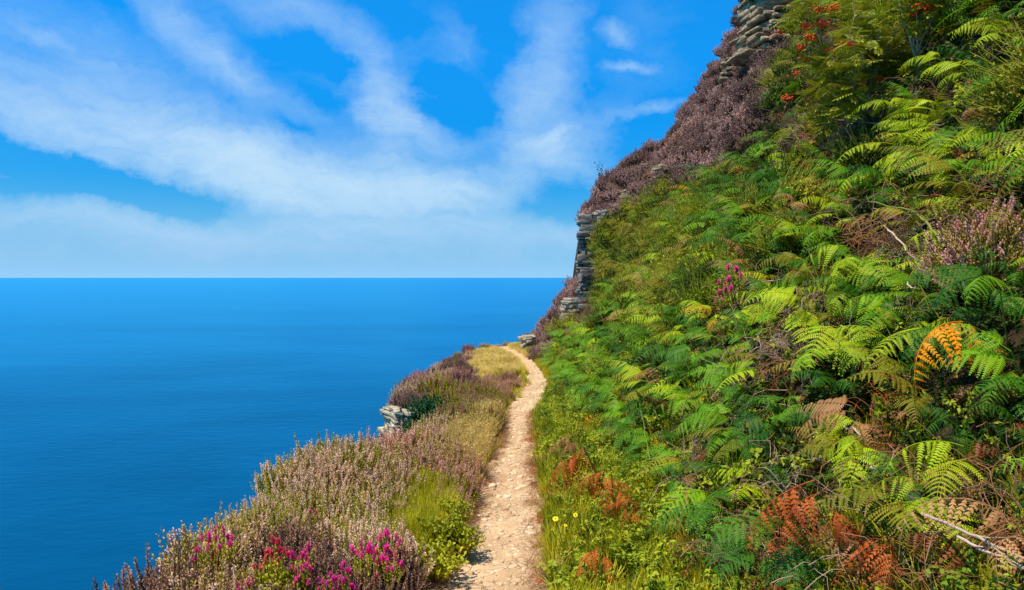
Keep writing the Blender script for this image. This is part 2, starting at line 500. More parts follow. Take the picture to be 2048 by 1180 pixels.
def sea_mat():
    m = bpy.data.materials.new('sea_water')
    m.use_nodes = True
    g = NT(m.node_tree)
    out = g.n('ShaderNodeOutputMaterial')
    tc = g.n('ShaderNodeTexCoord').outputs['Object']
    rp = g.n('ShaderNodeMapping', {'Vector': tc, 'Rotation': (0, 0, math.radians(22)), 'Scale': (0.09, 0.15, 1)}).outputs[0]
    w1 = g.noise(rp, 1.0, 6, 0.62, 0.3).outputs[0]
    sw = g.n('ShaderNodeMapping', {'Vector': tc, 'Rotation': (0, 0, math.radians(-12)), 'Scale': (0.006, 0.014, 1)}).outputs[0]
    w2 = g.noise(sw, 1.0, 5, 0.6).outputs[0]
    big = g.n('ShaderNodeMapping', {'Vector': tc, 'Rotation': (0, 0, math.radians(8)), 'Scale': (0.0012, 0.0026, 1)}).outputs[0]
    n = g.noise(big, 1.0, 7, 0.62, 0.8).outputs[0]
    col = g.ramp(n, [(0.36, (0.0002, 0.040, 0.088)), (0.50, (0.0003, 0.058, 0.130)), (0.64, (0.002, 0.080, 0.172))])
    b = g.n('ShaderNodeBump', {'Strength': 0.28, 'Distance': 1.5, 'Height': w1})
    b2 = g.n('ShaderNodeBump', {'Strength': 0.16, 'Distance': 5.0, 'Height': w2, 'Normal': b.outputs[0]})
    d = g.n('ShaderNodeBsdfDiffuse', {'Color': col})
    gl = g.n('ShaderNodeBsdfGlossy', {'Color': (0.12, 0.74, 1.0, 1), 'Roughness': 0.32, 'Normal': b2.outputs[0]})
    fr = g.n('ShaderNodeFresnel', {'IOR': 1.25, 'Normal': b2.outputs[0]})
    mx = g.n('ShaderNodeMixShader', {0: g.math('MULTIPLY', fr.outputs[0], 0.85), 1: d.outputs[0], 2: gl.outputs[0]})
    g.t.links.new(mx.outputs[0], out.inputs[0])
    return m


# ------------------------------------------------------------------ terrain
def zpath(y):
    return -1.75 - 0.03 * np.asarray(y, float)


PY = [1180, 1100, 1000, 900, 830, 800, 770, 740, 720, 705, 697]
PL = [865, 912, 960, 997, 1012, 1035, 1058, 1051, 1036, 1008, 985]
PR = [1090, 1085, 1078, 1068, 1065, 1085, 1092, 1074, 1060, 1036, 1018]
_d = [1.75 / ((p - HY) / FPX - 0.03) for p in PY]
_l = [(a - CX) / FPX * d for a, d in zip(PL, _d)]
_r = [(a - CX) / FPX * d for a, d in zip(PR, _d)]
_d = [-20, 0.5] + _d
_l = [_l[0] - .9, _l[0] - .12] + _l
_r = [_r[0] - .6, _r[0] + .06] + _r


def pl(y):
    return np.interp(y, _d, _l)


def pr(y):
    return np.interp(y, _d, _r)


def xbase(y):
    return np.interp(y, [-10, 0, 6, 12, 20, 27], [1.5, 1.4, 1.3, 1.05, 1.0, .9])


def xedge(y):
    return np.interp(y, [-20, 1, 3.3, 4.7, 6.5, 7.5, 9, 10.8, 12.5, 14.2, 19, 22, 25, 27, 28, 60],
                     [-3.2, -1.8, -1.62, -1.95, -1.9, -1.58, -1.45, -1.42, -2.0, -2.1, -1.95, -1.72, -1.3, -.4, .4, 8])


HX = [.7, 1.6, 2.1, 2.2, 2.42, 2.8, 2.9, 3.84, 5.4, 6.7, 7.6, 8.3, 8.6, 10, 12, 14, 20, 60]
HZ = [-2.5, -1.3, -.3, .5, 1.8, 2.2, 2.75, 3.4, 4.15, 6.2, 7.8, 8.7, 10.0, 11.4, 14.2, 16, 23, 40]


def vnoise(x, y, s, seed=0):
    """smooth value noise"""
    r = np.random.default_rng(seed).random((64, 64))
    x, y = np.asarray(x, float) / s, np.asarray(y, float) / s
    xi, yi = np.floor(x).astype(int), np.floor(y).astype(int)
    fx, fy = x - xi, y - yi
    fx, fy = fx * fx * (3 - 2 * fx), fy * fy * (3 - 2 * fy)
    g = lambda a, b: r[a % 64, b % 64]
    return (g(xi, yi) * (1 - fx) + g(xi + 1, yi) * fx) * (1 - fy) + (g(xi, yi + 1) * (1 - fx) + g(xi + 1, yi + 1) * fx) * fy - 0.5


def height(x, y):
    x, y = np.broadcast_arrays(np.asarray(x, float), np.asarray(y, float))
    zp = zpath(y)
    l, r, xb, xe = pl(y), pr(y), xbase(y), xedge(y)
    z = zp - 0.10 * np.maximum(l - x, 0) + 0.12 * np.maximum(np.minimum(x, xb) - r, 0)
    z = z - .42 * np.exp(-((y - 9.6) / 1.7) ** 2) * sm(.55, 1.3, l - x)
    lump = vnoise(x, y, .7, 1) * .16 + vnoise(x, y, .25, 2) * .07
    off = np.clip(np.maximum(l - x, x - r) / .25, 0, 1)
    zn = z + 1.38 * np.maximum(x - xb, 0) * sm(0, .35, x - xb)
    zf = np.interp(x, HX, HZ)
    s = sm(14, 23, y) * sm(.55, 1.3, x)
    z = zn * (1 - s) + zf * s
    z = np.where(x > 16, np.minimum(z, 22 + .3 * (x - 16)), z)
    z = z + lump * off * (1 + 1.3 * sm(1, 3, x))
    # seaward drop
    z = z - 2.6 * np.maximum(xe - x, 0) ** 1.1 * sm(-.05, .5, xe - x)
    ye = np.interp(x, [-5, .4, 1.2, 2.2, 5, 9, 20], [27.8, 27.8, 26.6, 26.0, 26.6, 28, 34]) + vnoise(x, y * 0, .8, 5) * .5
    z = z - 2.4 * np.maximum(y - ye, 0)
    return np.maximum(z, -99)


def normal(x, y, e=.12):
    dx = (height(x + e, y) - height(x - e, y)) / (2 * e)
    dy = (height(x, y + e) - height(x, y - e)) / (2 * e)
    n = np.stack([-dx, -dy, np.ones_like(dx)], -1)
    return n / np.linalg.norm(n, axis=-1)[..., None]


def hit(px, py, lo=1.2, hi=45, lift=0.0):
    """where the sight line through a photo pixel meets the ground (raised by lift)"""
    d = np.linspace(lo, hi, 3000)
    x, z = (px - CX) / FPX * d, (HY - py) / FPX * d
    k = np.nonzero(z < height(x, d) + lift)[0]
    k = k[0] if len(k) else len(d) - 1
    return np.array([x[k], d[k], height(x[k], d[k])])


def build_ground():
    gx = np.concatenate([np.arange(-60, -5, 1.0), np.arange(-5, -2.6, .2), np.arange(-2.6, 3.2, .07), np.arange(3.2, 10, .12), np.arange(10, 46, .8)])
    gy = np.concatenate([np.arange(-25, 1, .8), np.arange(1, 14, .09), np.arange(14, 30, .14), np.arange(30, 75, 1.0)])
    X, Y = np.meshgrid(gx, gy, indexing='ij')
    Z = height(X, Y)
    V = np.stack([X, Y, Z], -1).reshape(-1, 3)
    ny = len(gy)
    i, j = np.meshgrid(np.arange(len(gx) - 1), np.arange(ny - 1), indexing='ij')
    Q = np.stack([i * ny + j, (i + 1) * ny + j, (i + 1) * ny + j + 1, i * ny + j + 1], -1).reshape(-1, 4)
    structure('ground', make_mesh('ground', V, [Q], [ground_mat()], smooth=True))


def build_path():
    ys = np.concatenate([np.arange(-3, 12, .035), np.arange(12, 28.2, .06)])
    us = np.linspace(0, 1, 25)
    Y, U = np.meshgrid(ys, us, indexing='ij')
    wob = vnoise(Y, U * 0, .35, 8) * .16 + vnoise(Y, U * 0, .12, 12) * .07
    wob2 = vnoise(Y, U * 0 + 9, .35, 9) * .16 + vnoise(Y, U * 0 + 9, .12, 13) * .07
    xl, xr = pl(Y) - .12 + wob - .05 * sm(9, 14, Y), pr(Y) + .09 + wob2 + .05 * sm(9, 14, Y)
    X = xl + (xr - xl) * U
    bowl = -.035 * np.sin(U * math.pi) ** .6
    Z = height(X, Y) + .035 + bowl + vnoise(X, Y, .09, 6) * .030 + vnoise(X, Y, .05, 16) * .012 + vnoise(X, Y, .3, 7) * .03
    edge = np.minimum(U, 1 - U)
    Z = Z - np.where(edge < .02, .12, 0)
    Z = np.maximum(Z, height(X, Y) + .004 - np.where(edge < .02, .2, 0))
    V = np.stack([X, Y, Z], -1).reshape(-1, 3)
    n = len(us)
    i, j = np.meshgrid(np.arange(len(ys) - 1), np.arange(n - 1), indexing='ij')
    Q = np.stack([i * n + j, i * n + j + 1, (i + 1) * n + j + 1, (i + 1) * n + j], -1).reshape(-1, 4)
    structure('path', make_mesh('path', V, [Q], [path_mat()], smooth=True))


def build_sea():
    rs = np.concatenate([[0], np.geomspace(40, 300000, 40)])
    a = np.linspace(0, 2 * math.pi, 97)[:-1]
    Rr, A = np.meshgrid(rs, a, indexing='ij')
    V = np.stack([Rr * np.cos(A), Rr * np.sin(A), Rr * 0 - 95], -1).reshape(-1, 3)
    n = len(a)
    i, j = np.meshgrid(np.arange(len(rs) - 1), np.arange(n), indexing='ij')
    j2 = (j + 1) % n
    Q = np.stack([i * n + j, (i + 1) * n + j, (i + 1) * n + j2, i * n + j2], -1).reshape(-1, 4)
    structure('sea', make_mesh('sea', V, [Q], [sea_mat()]))


build_ground()
build_path()
build_sea()


# ------------------------------------------------------------------ rocks
def rock_mesh(name, w, dpt, h, layers, mat, seed, lean=0.0, taper=0.15, over=0.0):
    """angular beds of broken blocks, one mesh"""
    r = np.random.default_rng(seed)
    mb = MB()
    layers = int(layers * 2.3)
    th = r.uniform(.35, 2.0, layers)
    th *= h * 1.15 / th.sum()
    z = -.15 * h
    dip = r.uniform(-.04, .04)
    for k in range(layers):
        t = (z + th[k]) / h
        env = (1 - taper * t + over * t) * (1 - .45 * max(0, t - .8))
        wk, dk = w * env * r.uniform(.86, 1.06), dpt * env * r.uniform(.86, 1.06)
        ox, oy = r.normal(0, .035) * w + lean * t * w, r.normal(0, .03) * dpt
        nb = int(np.clip(round(wk / max(th[k], .05) / r.uniform(1.6, 4.0)), 1, 7))
        nd = 2 if dk > .5 else 1
        cuts = np.sort(np.r_[0, (np.arange(1, nb) + r.uniform(-.3, .3, nb - 1)) / nb, 1])
        for i in range(nb):
            for q in range(nd):
                x0, x1 = (cuts[i] - .5) * wk, (cuts[i + 1] - .5) * wk
                y0, y1 = (q / nd - .5) * dk, ((q + 1) / nd - .5) * dk
                ex = abs((x0 + x1) / wk)
                y0 += (.10 * dk * ex ** 2 + r.uniform(-.09, .09) * dk) if q == 0 else -.004
                y1 -= (.10 * dk * ex ** 2 + r.uniform(-.05, .05) * dk) if q == nd - 1 else -.004
                x0 -= .003 if i else r.uniform(-.08, .08) * wk
                x1 += .003 if i < nb - 1 else r.uniform(-.05, .05) * wk
                cx, cy, hx, hy = (x0 + x1) / 2, (y0 + y1) / 2, (x1 - x0) / 2, (y1 - y0) / 2
                c = min(hx, hy) * r.uniform(.05, .22)
                o = np.array([(-hx + c, -hy), (hx - c * r.uniform(.2, 1.4), -hy), (hx, -hy + c), (hx, hy - c), (hx - c, hy), (-hx + c, hy), (-hx, hy - c), (-hx, -hy + c * r.uniform(.3, 1.3))])
                o += r.normal(0, .16, o.shape) * min(hx, hy, th[k])
                w_ = r.normal(0, .09)
                o = o @ np.array([[math.cos(w_), math.sin(w_)], [-math.sin(w_), math.cos(w_)]])
                top = th[k] * r.uniform(.75, 1.10)
                rows = []
                for f, g_ in ((0, .97), (.05, 1.0), (.55, r.uniform(.97, 1.03)), (.95, r.uniform(.97, 1.0)), (1, .97)):
                    xy = o * g_ + [cx + ox, cy + oy]
                    rows.append(np.stack([xy[:, 0], xy[:, 1], z + f * top + dip * (cx + ox) + r.normal(0, .03, 8) * th[k]], -1))
                V = np.concatenate(rows)
                Q = [(a_ * 8 + j, a_ * 8 + (j + 1) % 8, (a_ + 1) * 8 + (j + 1) % 8, (a_ + 1) * 8 + j) for a_ in range(4) for j in range(8)]
                V = np.concatenate([V, [rows[4].mean(0)], [rows[0].mean(0)]])
                T = [(32 + j, 32 + (j + 1) % 8, 40) for j in range(8)] + [((j + 1) % 8, j, 41) for j in range(8)]
                mb.add(V, Q, T)
        z += th[k] * .97
    return mb.mesh(name, mat)


def rock(px, py, d, w, dpt, h, layers, mat, seed, label, rz=0.0, tilt=(0, 0), group=None, **kw):
    me = rock_mesh('rock_outcrop', w, dpt, h, layers, M[mat], seed, **kw)
    o = link('rock_outcrop', me, loc=at(px, py, d), rot=(tilt[0], tilt[1], rz))
    return tag(o, label, 'rock', group)


def hd(px, py, off):
    return float(hit(px, py, hi=60)[1]) - off


rock(1562, 92, hd(1556, 60, .45), 1.9, 1.6, 2.3, 12, 'rock', 3, 'tan bedded rock crag topping the hill beside the rowan', rz=.2, over=.05)
rock(1474, 158, hd(1474, 150, .15), .95, .9, .62, 5, 'rock', 4, 'small cracked rock outcrop in heather just below the hilltop crag', rz=-.2)
rock(1177, 606, hd(1180, 585, .1), .60, .7, .95, 5, 'rock_grey', 5, 'pale block at the foot of the bluff above the sea horizon', rz=.1)
rock(1190, 532, hd(1190, 490, .15), 1.0, .9, 1.45, 7, 'rock_grey', 6, 'squared grey rock pillar standing out of the bluff', rz=-.1, taper=.1)
rock(1208, 436, hd(1205, 436, .2), .75, .8, .20, 2, 'rock_pale', 7, 'thin jutting rock slab under the heather brow of the bluff', rz=.1)
rock(1218, 460, hd(1215, 455, .05), .65, .6, .55, 3, 'rock_grey', 17, 'dark recessed rock below the jutting slab', rz=.3)
rock(1062, 694, 24.0, .55, .6, .40, 3, 'rock_pale', 8, 'flat topped pale boulder standing at the end of the path', rz=.3, over=.12, taper=0)
rock(1143, 655, hd(1143, 640, .15), .45, .6, .85, 5, 'rock_pale', 9, 'narrow pale rock face at the foot of the brown heather bank', rz=.5)
rock(806, 908, 11.9, .50, 1.1, .80, 8, 'rock_pale', 10, 'white rock face dropping to the sea beside the gorse', rz=.35, taper=.05)
# rock(752, 940, 8.6, .38, .7, .36, 3, 'rock_pale', 11, 'cream rock edge under the pink heather above the sea', rz=.6)
rock(1336, 368, hd(1336, 350, .1), .75, .6, .5, 4, 'rock', 12, 'small weathered rock poking through heather above the bracken', rz=.4)
for k, (px, py, w_, h_, lab) in enumerate([(1442, 196, .5, .35, 'brown stone bedded in heather below the cracked outcrop'), (1392, 268, .55, .4, 'rough brown rock on the steep heather skyline'),
                                          (1372, 318, .4, .3, 'small brown stone in the middle of the dusky heather'), (1302, 352, .6, .35, 'low rock at the skyline halfway down the heather brow'),
                                          (1500, 118, .6, .5, 'broken ledge leaning against the crag foot'), (1262, 402, .5, .3, 'low stone on the heather brow beside the bluff corner'), (1520, 160, .5, .35, 'dark stone in shade under the crag')]):
    rock(px, py, hd(px, py - 10, .15), w_, w_, h_, 3, 'rock', 30 + k, lab, rz=k * .7)
rock(1408, 232, hd(1408, 232, .1), .35, .35, .3, 3, 'rock_grey', 14, 'little grey stone on the steep heather skyline', rz=.4)


# ------------------------------------------------------------------ bracken
def frond_arrays(L, npair, npin, seed, a0=35, a1=-35, wide=.34, droop=.5, fold=0.0, twist=0.0, gap=.05):
    """one bipinnate bracken blade starting at the origin and arching along +X"""
    r = np.random.default_rng(seed)
    mb = MB()
    n = 24
    ang = np.radians(a0 + (a1 - a0) * np.linspace(0, 1, n) ** 1.15)
    side = np.radians(r.uniform(-32, 32)) * np.linspace(0, 1, n)
    step = L / (n - 1)
    T = np.stack([np.cos(ang) * np.cos(side), np.cos(ang) * np.sin(side), np.sin(ang)], -1)
    P = np.concatenate([[[0, 0, 0]], np.cumsum(T[:-1] * step, 0)])
    mb.tube(P, np.linspace(.0042, .0012, n) * (L / .7), 4)
    for i in range(npair):
        t = .10 + .88 * (i + .5) / npair
        f = t * (n - 1)
        k = min(int(f), n - 2)
        p = P[k] + (P[k + 1] - P[k]) * (f - k)
        tg = T[k]
        sd = np.array([-tg[1], tg[0], 0.]) / (math.hypot(tg[0], tg[1]) + 1e-6)
        nm = np.cross(tg, sd)
        prof = (1 - t) ** .85 * min(1, .72 + t * 2.4) * (1.12)
        for sgn in (-1, 1):
            if r.random() < gap:
                continue
            ln = L * wide * prof * (r.uniform(.88, 1.1) if r.random() > gap * 2 else r.uniform(.4, .8)) + .012
            phi = math.radians(r.uniform(14, 30))
            dr = droop * r.uniform(.75, 1.25)
            m = npin
            s = (np.arange(m + 1) / m)
            tw = twist * r.uniform(-1, 1)
            ax = sd * sgn * math.cos(phi) + tg * math.sin(phi)
            fl = fold * r.uniform(.7, 1.2)
            ax = ax * math.cos(fl) - nm * math.sin(fl)
            nn = nm * math.cos(fl) + sd * sgn * math.sin(fl)
            pp = p + ln * (s[:, None] * ax - nn * (dr * s[:, None] ** 2 * .55) + tg * (.10 * s[:, None] ** 2))
            tt = np.gradient(pp, axis=0)
            tt /= np.linalg.norm(tt, axis=1)[:, None]
            wv = np.cross(tt, nn + tw * tg)
            wv /= np.linalg.norm(wv, axis=1)[:, None] + 1e-9
            pw = max(.135 * ln, .008) * (1 - s) ** .55 * np.minimum(1, .55 + s * 4)
            sp = ln / m
            V, Q = [], []
            for j in range(m):
                b = .46 * sp
                c = pp[j] + tt[j] * sp * .5
                for q in (-1, 1):
                    w = pw[j] * r.uniform(.85, 1.1)
                    tip = c + wv[j] * q * w + tt[j] * sp * .45 - nn * w * .22
                    o = len(V)
                    V += [c - tt[j] * b, c + tt[j] * b, tip + tt[j] * b * .35, tip - tt[j] * b * .45]
                    Q.append((o, o + 1, o + 2, o + 3) if q > 0 else (o + 3, o + 2, o + 1, o))
            mb.add(np.array(V), Q)
    return mb.arrays()


def mesh_of(arr, name, mat):
    V, Q, T = arr
    return make_mesh(name, V, [Q, T], [mat])


NH = 9
FR_HI = [frond_arrays(.70, 13 + k % 4, 13, 100 + k, a0=[30, 42, 22, 55, 15, 35, 10, 48, 28][k], a1=[-38, -30, -58, -60, -28, -75, -20, -10, -48][k],
                      droop=[.7, .95, .6, 1.0, .8, 1.2, .5, .9, 1.1][k], wide=[.34, .29, .38, .32, .27, .36, .40, .30, .33][k], gap=[.03, .06, .02, .10, .05, .16, .04, .08, .12][k],
                      fold=[0, .1, 0, .25, 0, .35, .1, .2, .15][k], twist=[0, .2, .1, .3, .1, .5, 0, .2, .3][k]) for k in range(NH)]
FR_LO = [frond_arrays(.70, 11, 6, 200 + k, a0=[30, 42, 22, 50, 12, 38][k], a1=[-38, -30, -55, -60, -25, -72][k], droop=[.7, .95, .6, 1.0, .5, 1.1][k], wide=[.34, .29, .38, .31, .40, .33][k],
                      gap=[.03, .06, .02, .10, .05, .14][k], fold=[0, .1, 0, .2, 0, .3][k], twist=[0, .2, .1, .3, 0, .4][k]) for k in range(6)]
FR_DEAD = [frond_arrays(.62, 13, 9, 300 + k, a0=[10, -15, 25][k], a1=[-95, -90, -110][k], droop=1.3, fold=.5, twist=.9, wide=.36) for k in range(3)]
FERN_COL = ['emerald', 'deep', 'lime', 'olive', 'gold', 'orange', 'rust', 'tan']
FROND_ME = {(k, c): mesh_of(FR_HI[k], 'frond', M[c]) for k in range(NH) for c in FERN_COL}
DEAD_ME = {(k, c): mesh_of(FR_DEAD[k], 'frond', M[c]) for k in range(3) for c in ('rust', 'tan', 'orange', 'gold', 'rust_old')}

# a plant: fronds = [(blade, yaw, height on the stalk, scale, pitch)]
PLANTS = []
rp = np.random.default_rng(5)
for k in range(12):
    nf = [3, 2, 3, 4, 2, 3, 4, 3, 2, 3, 4, 3][k]
    H = rp.uniform(.26, .56)
    fr = []
    for i in range(nf):
        yaw = (i - (nf - 1) / 2) * rp.uniform(.8, 1.2) + rp.uniform(-.25, .25)
        fr.append((int(rp.integers(0, NH)), yaw, H * (1 - .16 * i), rp.uniform(.72, 1.08) * (1 - .07 * i), rp.uniform(-.35, .35)))
    PLANTS.append((H, fr))


def stalk_arrays(H, seed):
    r = np.random.default_rng(seed)
    mb = MB()
    t = np.linspace(-.25, 1, 8)
    bend = r.uniform(.02, .10)
    mb.tube(np.stack([bend * (1 - np.clip(t, 0, 1)) * -1, r.uniform(-.03, .03) * t * (1 - t), t * H], -1), np.linspace(.0065, .0045, 8), 5)
    return mb.arrays()


STALKS = [stalk_arrays(H, 400 + k) for k, (H, _) in enumerate(PLANTS)]
STALK_ME = {(k, c): mesh_of(STALKS[k], 'stalk', M[c]) for k in range(len(PLANTS)) for c in ('stalk_green', 'stalk_brown')}


def joined_plant(k, frs, lo=True):
    mb = MB()
    V, Q, T = STALKS[k]
    mb.add(V, Q, T)
    H, fr = PLANTS[k]
    for (b, yaw, h, s, pitch) in fr:
        V, Q, T = frs[b % len(frs)]
        mb.add(xform(V, rotm(0, pitch, yaw, s, (0, 0, h))), Q, T)
    return mb.arrays()


JOINED = [joined_plant(k, FR_LO) for k in range(len(PLANTS))]

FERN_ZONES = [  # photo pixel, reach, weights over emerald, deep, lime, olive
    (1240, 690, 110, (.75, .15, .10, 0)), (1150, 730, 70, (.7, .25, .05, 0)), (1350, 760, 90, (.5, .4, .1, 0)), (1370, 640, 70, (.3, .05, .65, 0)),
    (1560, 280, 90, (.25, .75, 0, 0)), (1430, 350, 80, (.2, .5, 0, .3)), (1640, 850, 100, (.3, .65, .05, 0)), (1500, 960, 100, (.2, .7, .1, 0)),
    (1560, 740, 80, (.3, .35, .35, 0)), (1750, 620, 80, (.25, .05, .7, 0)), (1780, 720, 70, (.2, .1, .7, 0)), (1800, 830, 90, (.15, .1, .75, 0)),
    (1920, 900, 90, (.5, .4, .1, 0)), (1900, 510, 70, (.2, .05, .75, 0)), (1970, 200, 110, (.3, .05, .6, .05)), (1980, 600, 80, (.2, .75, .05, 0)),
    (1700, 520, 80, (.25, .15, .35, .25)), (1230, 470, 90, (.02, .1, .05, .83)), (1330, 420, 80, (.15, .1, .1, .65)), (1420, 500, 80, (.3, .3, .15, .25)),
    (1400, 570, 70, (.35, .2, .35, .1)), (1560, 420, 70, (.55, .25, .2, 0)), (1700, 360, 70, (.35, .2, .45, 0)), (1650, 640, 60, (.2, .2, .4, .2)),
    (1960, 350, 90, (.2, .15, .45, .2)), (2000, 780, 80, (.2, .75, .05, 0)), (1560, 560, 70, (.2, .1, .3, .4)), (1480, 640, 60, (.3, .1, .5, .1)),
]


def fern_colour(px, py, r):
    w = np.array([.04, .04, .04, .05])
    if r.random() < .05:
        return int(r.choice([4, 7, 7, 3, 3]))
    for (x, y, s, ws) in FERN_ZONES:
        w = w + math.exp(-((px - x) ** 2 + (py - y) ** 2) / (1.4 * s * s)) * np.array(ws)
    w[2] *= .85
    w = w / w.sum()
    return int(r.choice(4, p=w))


def inside(px, py, poly):
    c = False
    n = len(poly)
    for i in range(n):
        (x1, y1), (x2, y2) = poly[i], poly[(i + 1) % n]
        if (y1 > py) != (y2 > py) and px < (x2 - x1) * (py - y1) / (y2 - y1) + x1:
            c = not c
    return c


HILL_HEATHER = [(1100, 440), (1205, 428), (1290, 398), (1400, 352), (1500, 300), (1545, 235), (1555, 140), (1600, 40), (1600, -200), (1000, -200)]
BARE = [  # gaps where litter, twigs and dead bracken show
    (1710, 1040, 75, 100), (1900, 1085, 170, 80), (1600, 700, 60, 20), (1800, 470, 55, 45), (1690, 250, 50, 25), (1420, 930, 30, 50),
    (1215, 920, 55, 60), (1985, 690, 70, 70), (1960, 440, 60, 25), (1500, 570, 35, 30), (1990, 1000, 60, 60), (1665, 160, 150, 165), (1840, 90, 40, 70), (1915, 25, 30, 40)]


def scatter_ferns():
    r = np.random.default_rng(21)
    rows = []
    for y in np.arange(1.2, 26.2, .205):
        for x in np.arange(.7, 13, .14):
            xx, yy = x + r.uniform(-.12, .12), y + r.uniform(-.17, .17)
            if xx < xbase(yy) - .05 + r.uniform(-.05, .12):
                continue
            z = float(height(xx, yy))
            px, py = pix((xx, yy, z + .35))
            if not (850 < px < 2700 and -420 < py < 1500):
                continue
            inframe = px < 2130 and -60 < py < 1230
            if not inframe and r.random() < .45:
                continue
            if inside(px, py, HILL_HEATHER) or (yy > 20 and xx < 2.3 + .12 * (yy - 20)) or (px < 1205 and 425 < py < 640) or yy > 25.6:
                continue
            if py > 862 + (px - 1075) * .72 + r.uniform(-40, 70) and px < 1560:
                continue
            if py > 1100 and r.random() < .5:
                continue
            if any(((px - bx) / rx) ** 2 + ((py - by) / ry) ** 2 < 1 for bx, by, rx, ry in BARE) and r.random() < .9:
                continue
            far = sm(14, 22, yy)
            if r.random() < .12 + .1 * far:
                continue
            rows.append((xx, yy, z, px, py))
    rows = np.array(rows)
    return rows, r


def out_yaw(x, y, r, spread):
    """downhill direction (towards the path) with some scatter"""
    n = normal(x, y)
    base = math.atan2(n[1] - .25, n[0])
    return base + r.normal(0, spread)


def fern(x, y, z, col, k, yaw, s, tilt, label, group, dead=False, lean=0.0):
    root = link('bracken_fern', None, loc=(x, y, z), rot=(rng.normal(0, .18), tilt, yaw), scl=s)
    tag(root, label, 'bracken', group)
    H, fr = PLANTS[k]
    link('stalk', STALK_ME[(k, 'stalk_brown' if dead else 'stalk_green')], root)
    for (b, fyaw, h, fs, pitch) in fr:
        me = DEAD_ME[(b % 3, col)] if dead else FROND_ME[(b, col)]
        link('frond', me, root, loc=(0, 0, h), rot=(0, pitch, fyaw), scl=fs)
    return root


COLWORD = {'emerald': 'bright green', 'deep': 'dark green', 'lime': 'yellow green', 'olive': 'brownish olive', 'gold': 'golden', 'orange': 'orange', 'rust': 'rust red', 'tan': 'tan'}
LANDMARKS = [  # where, how it is called in the labels
    (1960, 715, 'orange fern'), (1215, 920, 'rust red dead fern'), (1410, 905, 'red hanging fern'), (1490, 565, 'magenta bell heather'),
    (1690, 180, 'rowan bush'), (1850, 80, 'slender rowan stem'), (1830, 430, 'bent yellow stalk'), (1810, 490, 'bleached leaning stick'),
    (1940, 1075, 'long bleached sticks'), (1710, 1040, 'tangle of dead bracken'), (1590, 690, 'dry twig pile'), (1990, 455, 'pink heather patch'),
    (1090, 760, 'bend of the path'), (1195, 540, 'grey rock pillar'), (1338, 345, 'small weathered rock'), (1130, 1040, 'yellow flowers'),
    (1640, 800, 'overhanging dark hollow'), (1540, 260, 'heather brow'), (1250, 400, 'bluff corner'), (1660, 520, 'single orange leaf tip'),
    (1240, 700, 'emerald bank above the verge'), (1500, 1010, 'lime ferns low on the bank'), (1790, 830, 'arching fern fronds over the hollow'),
]


def place_words(px, py):
    d = [(math.hypot(px - x, (py - y)), x, y, w) for x, y, w in LANDMARKS]
    dist, x, y, w = min(d)
    dx, dy = px - x, py - y
    if dist < 38:
        rel = 'beside'
    elif abs(dy) > abs(dx):
        rel = ('above' if dy < 0 else 'below') if dist < 130 else ('well above' if dy < 0 else 'well below')
    else:
        rel = ('seaward of' if dx < 0 else 'inland of') if dist < 130 else ('far seaward of' if dx < 0 else 'far inland of')
    return '%s the %s' % (rel, w)


def build_ferns():
    rows, r = scatter_ferns()
    n = len(rows)
    s = r.uniform(.40, .84, n)
    s = s * (1 - .25 * sm(15, 24, rows[:, 1])) * (.8 + .2 * sm(2, 5, rows[:, 1]))
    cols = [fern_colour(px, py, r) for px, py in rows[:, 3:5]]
    ks = r.integers(0, len(PLANTS), n)
    yaw = np.array([out_yaw(a, b, r, .8) for a, b in rows[:, :2]])
    tilt = r.uniform(.15, .55, n)
    size = s / rows[:, 1]
    vis = (rows[:, 3] < 2100) & (rows[:, 3] > 1040) & (rows[:, 4] > -20) & (rows[:, 4] < 1190)
    order = np.argsort(-size * vis)
    single = set(order[:262].tolist())
    used = {}
    for i in range(n):
        if i not in single:
            continue
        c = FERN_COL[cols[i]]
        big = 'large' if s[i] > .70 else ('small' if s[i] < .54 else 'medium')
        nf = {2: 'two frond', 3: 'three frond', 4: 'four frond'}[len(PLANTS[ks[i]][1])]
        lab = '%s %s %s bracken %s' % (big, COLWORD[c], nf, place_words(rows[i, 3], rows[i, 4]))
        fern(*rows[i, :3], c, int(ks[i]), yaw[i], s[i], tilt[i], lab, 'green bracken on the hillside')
    rest = np.array([i for i in range(n) if i not in single])
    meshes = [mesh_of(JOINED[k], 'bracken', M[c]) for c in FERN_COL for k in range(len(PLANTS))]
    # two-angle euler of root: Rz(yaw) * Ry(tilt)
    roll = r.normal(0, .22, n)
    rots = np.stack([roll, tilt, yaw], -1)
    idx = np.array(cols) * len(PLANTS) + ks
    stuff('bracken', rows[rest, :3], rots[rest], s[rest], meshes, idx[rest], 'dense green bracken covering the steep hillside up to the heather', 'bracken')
    print('ferns', n, len(single))


build_ferns()


def dead_fern(px, py, col, k, s, label, lift=.30, yaw=None, tilt=.5, dead=True):
    p = hit(px, py, lift=lift * s)
    fern(p[0], p[1] - .08, p[2], col, k, out_yaw(p[0], p[1], rng, .3) if yaw is None else yaw, s, tilt, label, None, dead=dead)


